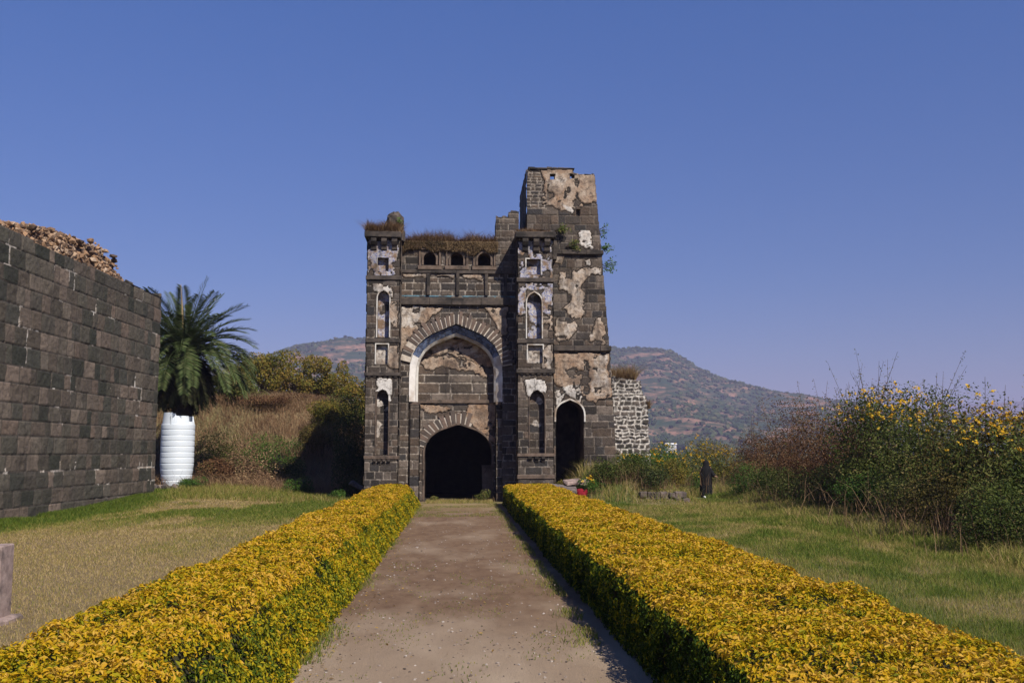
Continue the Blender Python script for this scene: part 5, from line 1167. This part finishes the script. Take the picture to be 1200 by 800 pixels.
# ------------------------------------------------------------------ person in black
def person():
    Y = 36.5; b = at(828, 583, Y); z0 = float(gz(b.x, Y)); s = (at(828, 539, Y).z - z0) / 1.52
    e = empty('person', (b.x, Y, z0), 'person in long black robe and hood standing by the bushes, one pale hand out', 'person'); e.scale = (s, s, s)
    blk = simple('black cloth', (.004, .004, .005), (.007, .007, .008), 10, bs=.3); skin = simple('skin', (.30, .17, .11), (.34, .20, .13), 10, rough=.6)
    def skinm(name, V, E, Rr, mat, sub=2):
        me = bpy.data.meshes.new(name); me.from_pydata(V, E, []); o = bpy.data.objects.new(name, me); link(o, e); m = o.modifiers.new('skin', 'SKIN'); 
        for i, r in enumerate(Rr): me.skin_vertices[0].data[i].radius = (r, r) if not hasattr(r, '__len__') else r
        me.skin_vertices[0].data[0].use_root = True; m.use_smooth_shade = True; sb = o.modifiers.new('sub', 'SUBSURF'); sb.levels = sb.render_levels = sub; me.materials.append(mat); return o
    # body (head, neck, trunk, arms, legs) as one figure
    V = [(0, 0, .80), (0, 0, 1.0), (0, -.02, 1.18), (0, -.02, 1.27), (0, -.04, 1.42), (-.17, -.01, 1.2), (-.22, -.02, .97), (-.17, -.12, .82), (.17, -.01, 1.2), (.24, -.06, .98), (.30, -.22, .88), (-.09, 0, .74), (-.10, -.02, .42), (-.10, 0, .08), (.09, 0, .74), (.10, -.02, .42), (.10, 0, .08), (-.10, -.12, .04), (.10, -.12, .04)]
    E = [(0, 1), (1, 2), (2, 3), (3, 4), (2, 5), (5, 6), (6, 7), (2, 8), (8, 9), (9, 10), (0, 11), (11, 12), (12, 13), (0, 14), (14, 15), (15, 16), (13, 17), (16, 18)]
    skinm('body', V, E, [.14, .12, .13, .05, .09, .06, .045, .03, .06, .045, .03, .085, .055, .04, .085, .055, .04, .035, .035], skin)
    # robe with hood
    bm = bmesh.new(); S = 40; prof = [(.05, .27), (.25, .255), (.5, .245), (.75, .235), (.95, .235), (1.10, .235), (1.20, .21), (1.27, .145), (1.33, .122), (1.42, .128), (1.49, .10), (1.525, .03)]
    rings = []
    for z, r in prof:
        fold = .10 * max(0, 1 - z / 1.0)
        rings.append([bm.verts.new((r * (1.0 + fold * math.sin(k * 2 * math.pi / S * 7 + z)) * math.cos(2 * math.pi * k / S), r * .78 * (1 + fold * math.sin(k * 2 * math.pi / S * 7 + z)) * math.sin(2 * math.pi * k / S) - (.03 if z > 1.25 else 0), z)) for k in range(S)])
    for i in range(len(rings) - 1):
        for k in range(S): bm.faces.new((rings[i][k], rings[i][(k + 1) % S], rings[i + 1][(k + 1) % S], rings[i + 1][k]))
    bm.faces.new(rings[-1]); bmobj('robe', bm, blk, e, True)
    bm = bmesh.new(); tube(bm, [(.14, -.02, 1.18), (.23, -.05, 1.0), (.28, -.18, .90), (.295, -.215, .885)], [.085, .085, .075, .07], 12); tube(bm, [(-.14, -.02, 1.18), (-.22, -.03, .98), (-.18, -.12, .84)], [.085, .085, .07], 12); bmobj('sleeves', bm, blk, e, True)
    # hand: palm and five curled fingers
    hV = [(.30, -.22, .88), (.325, -.27, .875), (.335, -.30, .87)]; hE = [(0, 1), (1, 2)]; hR = [.024, .03, .026]
    for k, (dx, ln) in enumerate(((-.027, .062), (-.009, .072), (.009, .068), (.027, .055))):
        b0 = len(hV); hV += [(.335 + dx, -.315, .87), (.34 + dx, -.315 - ln * .55, .865), (.342 + dx, -.315 - ln * .9, .845)]; hE += [(2, b0), (b0, b0 + 1), (b0 + 1, b0 + 2)]; hR += [.010, .009, .007]
    b0 = len(hV); hV += [(.29, -.275, .885), (.275, -.31, .89), (.285, -.335, .885)]; hE += [(1, b0), (b0, b0 + 1), (b0 + 1, b0 + 2)]; hR += [.012, .011, .008]
    skinm('hand', hV, hE, hR, skin, 1)
    wp = simple('white shoe', (.62, .62, .60), (.72, .72, .70), 12)
    for sx in (-.13, .08):
        bm = bmesh.new(); bmesh.ops.create_uvsphere(bm, u_segments=14, v_segments=8, radius=1)
        for v in bm.verts: v.co = Vector((v.co.x * .055 + sx, v.co.y * .13 - .2, max(v.co.z, -.7) * .05 + .04))
        bmobj('shoe', bm, wp if sx < 0 else blk, e, True)
person()

# ------------------------------------------------------------------ growth on the ruins
def roofgrass(name, n, x0, x1, y0, y1, zf, h, lab, seed, mat=M_dry, m=.35):
    rs = np.random.RandomState(seed); x = rs.uniform(x0, x1, n); y = y0 + (y1 - y0) * rs.rand(n) ** 1.6; f = fbm(x * 2.2, y * .9, seed); hh = h * (.25 + 1.3 * f ** 1.4)
    e = tag(blades(name, np.stack([x, y, zf(x, y)], 1), hh, .016, mat, None, 1.5, np.clip(m + .8 * (f - .5) + rs.normal(0, .2, n), 0, 1), bend=(0, -.25, 0)), lab, 'grass', kind='stuff'); return e
zt = gZ(275, F_)
roofgrass('dry_grass', 3800, gX(427, F_), gX(468, F_), F_ - .26, F_ + 1.2, lambda x, y: zt + .02 + 0 * x, .32, 'brown dry grass mat on the left turret roof', 1)
roofgrass('dry_grass', 9000, gX(467, Cw), gX(583, Cw), Cw - .04, Cw + 1.8, lambda x, y: ztopc - .12 - .16 * (y > Cw + .5) + 0 * x, .48, 'shaggy brown dry grass along the parapet over the great arch', 2)
roofgrass('dry_grass', 1500, gX(606, F_), gX(645, F_), F_ - .2, F_ + .6, lambda x, y: zt + .03 + 0 * x, .16, 'thin dry grass on the right turret roof', 4)
roofgrass('dry_grass', 1500, gX(719, RY), gX(745, RY), RY + .05, RY + .9, lambda x, y: gZ(446, RY) + 0 * x, .75, 'tall yellow dry grass plume on the rubble wall top', 5, m=.8)
roofgrass('dry_grass', 500, gX(752, RY), gX(762, RY), RY + .1, RY + .9, lambda x, y: gZ(478, RY) + 0 * x, .6, 'yellowish weeds on the step of the rubble wall', 6, m=.7)
M_hang = FM('matted weeds', (.035, .03, .012), (.10, .065, .035), (.19, .13, .07), (.28, .20, .11))
# shaggy fringe hanging over the parapet
n = 9000; x = RS.uniform(gX(468, Cw), gX(583, Cw), n); f = fbm(x * 2.5, x * 0, 9); z = ztopc - .05 - RS.rand(n) ** 1.5 * .34 * (.3 + 1.4 * f); y = Cw - .03 - RS.rand(n) * .10 * (1 + f)
tag(leafmesh('hanging_weeds', np.stack([x, y, z], 1), np.tile([0, -1, .3], (n, 1)), .11, M_hang, None, .13, .5, tdir=(0, 0, -2), rnd=np.clip(.42 + .8 * (fbm(x * 3, z * 3, 2) - .5) + RS.normal(0, .15, n), 0, .8)), 'matted brown weeds hanging over the parapet edge', 'weeds', kind='stuff')
def wallplant(px, py, Y, r, n, lab, seed, mat=M_brite):
    rs = np.random.RandomState(seed); p = at(px, py, Y); e = empty('wall_plant', p, lab, 'plant', None); bm = bmesh.new(); LP = []
    for k in range(7):
        d = norm(np.array([rs.uniform(.2, 1), rs.uniform(-.8, .4), rs.uniform(-.4, .7)])); t = d * r * rs.uniform(.7, 1.5); tube(bm, [(-.15, .05, -.02), t * .5 + [0, 0, .05], t], [.008, .006, .003], 4)
        for q in range(n // 7): LP.append(t * rs.uniform(.35, 1.05) + rs.normal(0, .05, 3))
    bmobj('stems', bm, M_twig, e); leafmesh('leaves', np.array(LP), np.tile([0, -1, .6], (len(LP), 1)), .07, mat, e, .6, .7)
wallplant(703, 272, TY + .5, .28, 90, 'upper small green plant rooted in the tower corner', 1); wallplant(704, 292, TY + .3, .32, 130, 'middle leafy plant on the tower ledge corner', 2)
wallplant(705, 314, TY + .3, .40, 160, 'lowest sprawling plant growing out of the tower side', 3); wallplant(465, 262, F_ + .3, .12, 80, 'tuft of green weeds on the broken minaret stub', 4)
wallplant(655, 270, TY, .25, 160, 'green creeper on the tower below the plastered top', 5, M_lant); wallplant(668, 289, TY, .3, 200, 'dark weeds along the tower ledge', 6, M_lant)
# weeds at doorway
for k, (px, Y, rx, h, lab) in enumerate(((566, 33.0, .3, .38, 'small green weed at the right of the dark doorway'), (508, 33.3, .2, .2, 'tiny weed at the left of the dark doorway'))):
    p = at(px, 560, Y); shrub('weed_clump', p.x, Y, rx, .25, h, 900, .05, M_lant, lab, 'weeds', None, seed=160 + k, blade=40)
tallgrass('tall_grass', 2500, lambda x, y: (fbm(x * 2, y * 2, 3) > .35), gX(500, 32), gX(578, 32), 31.7, 33.5, .10, 'thin dry grass on the threshold of the gatehouse', M_grass, .012, .7)
print('objects', len(bpy.data.objects))

for o in bpy.data.objects:
    if o.parent and o.name.split('.')[0] in STUFFPARTS: o['kind'] = 'stuff'
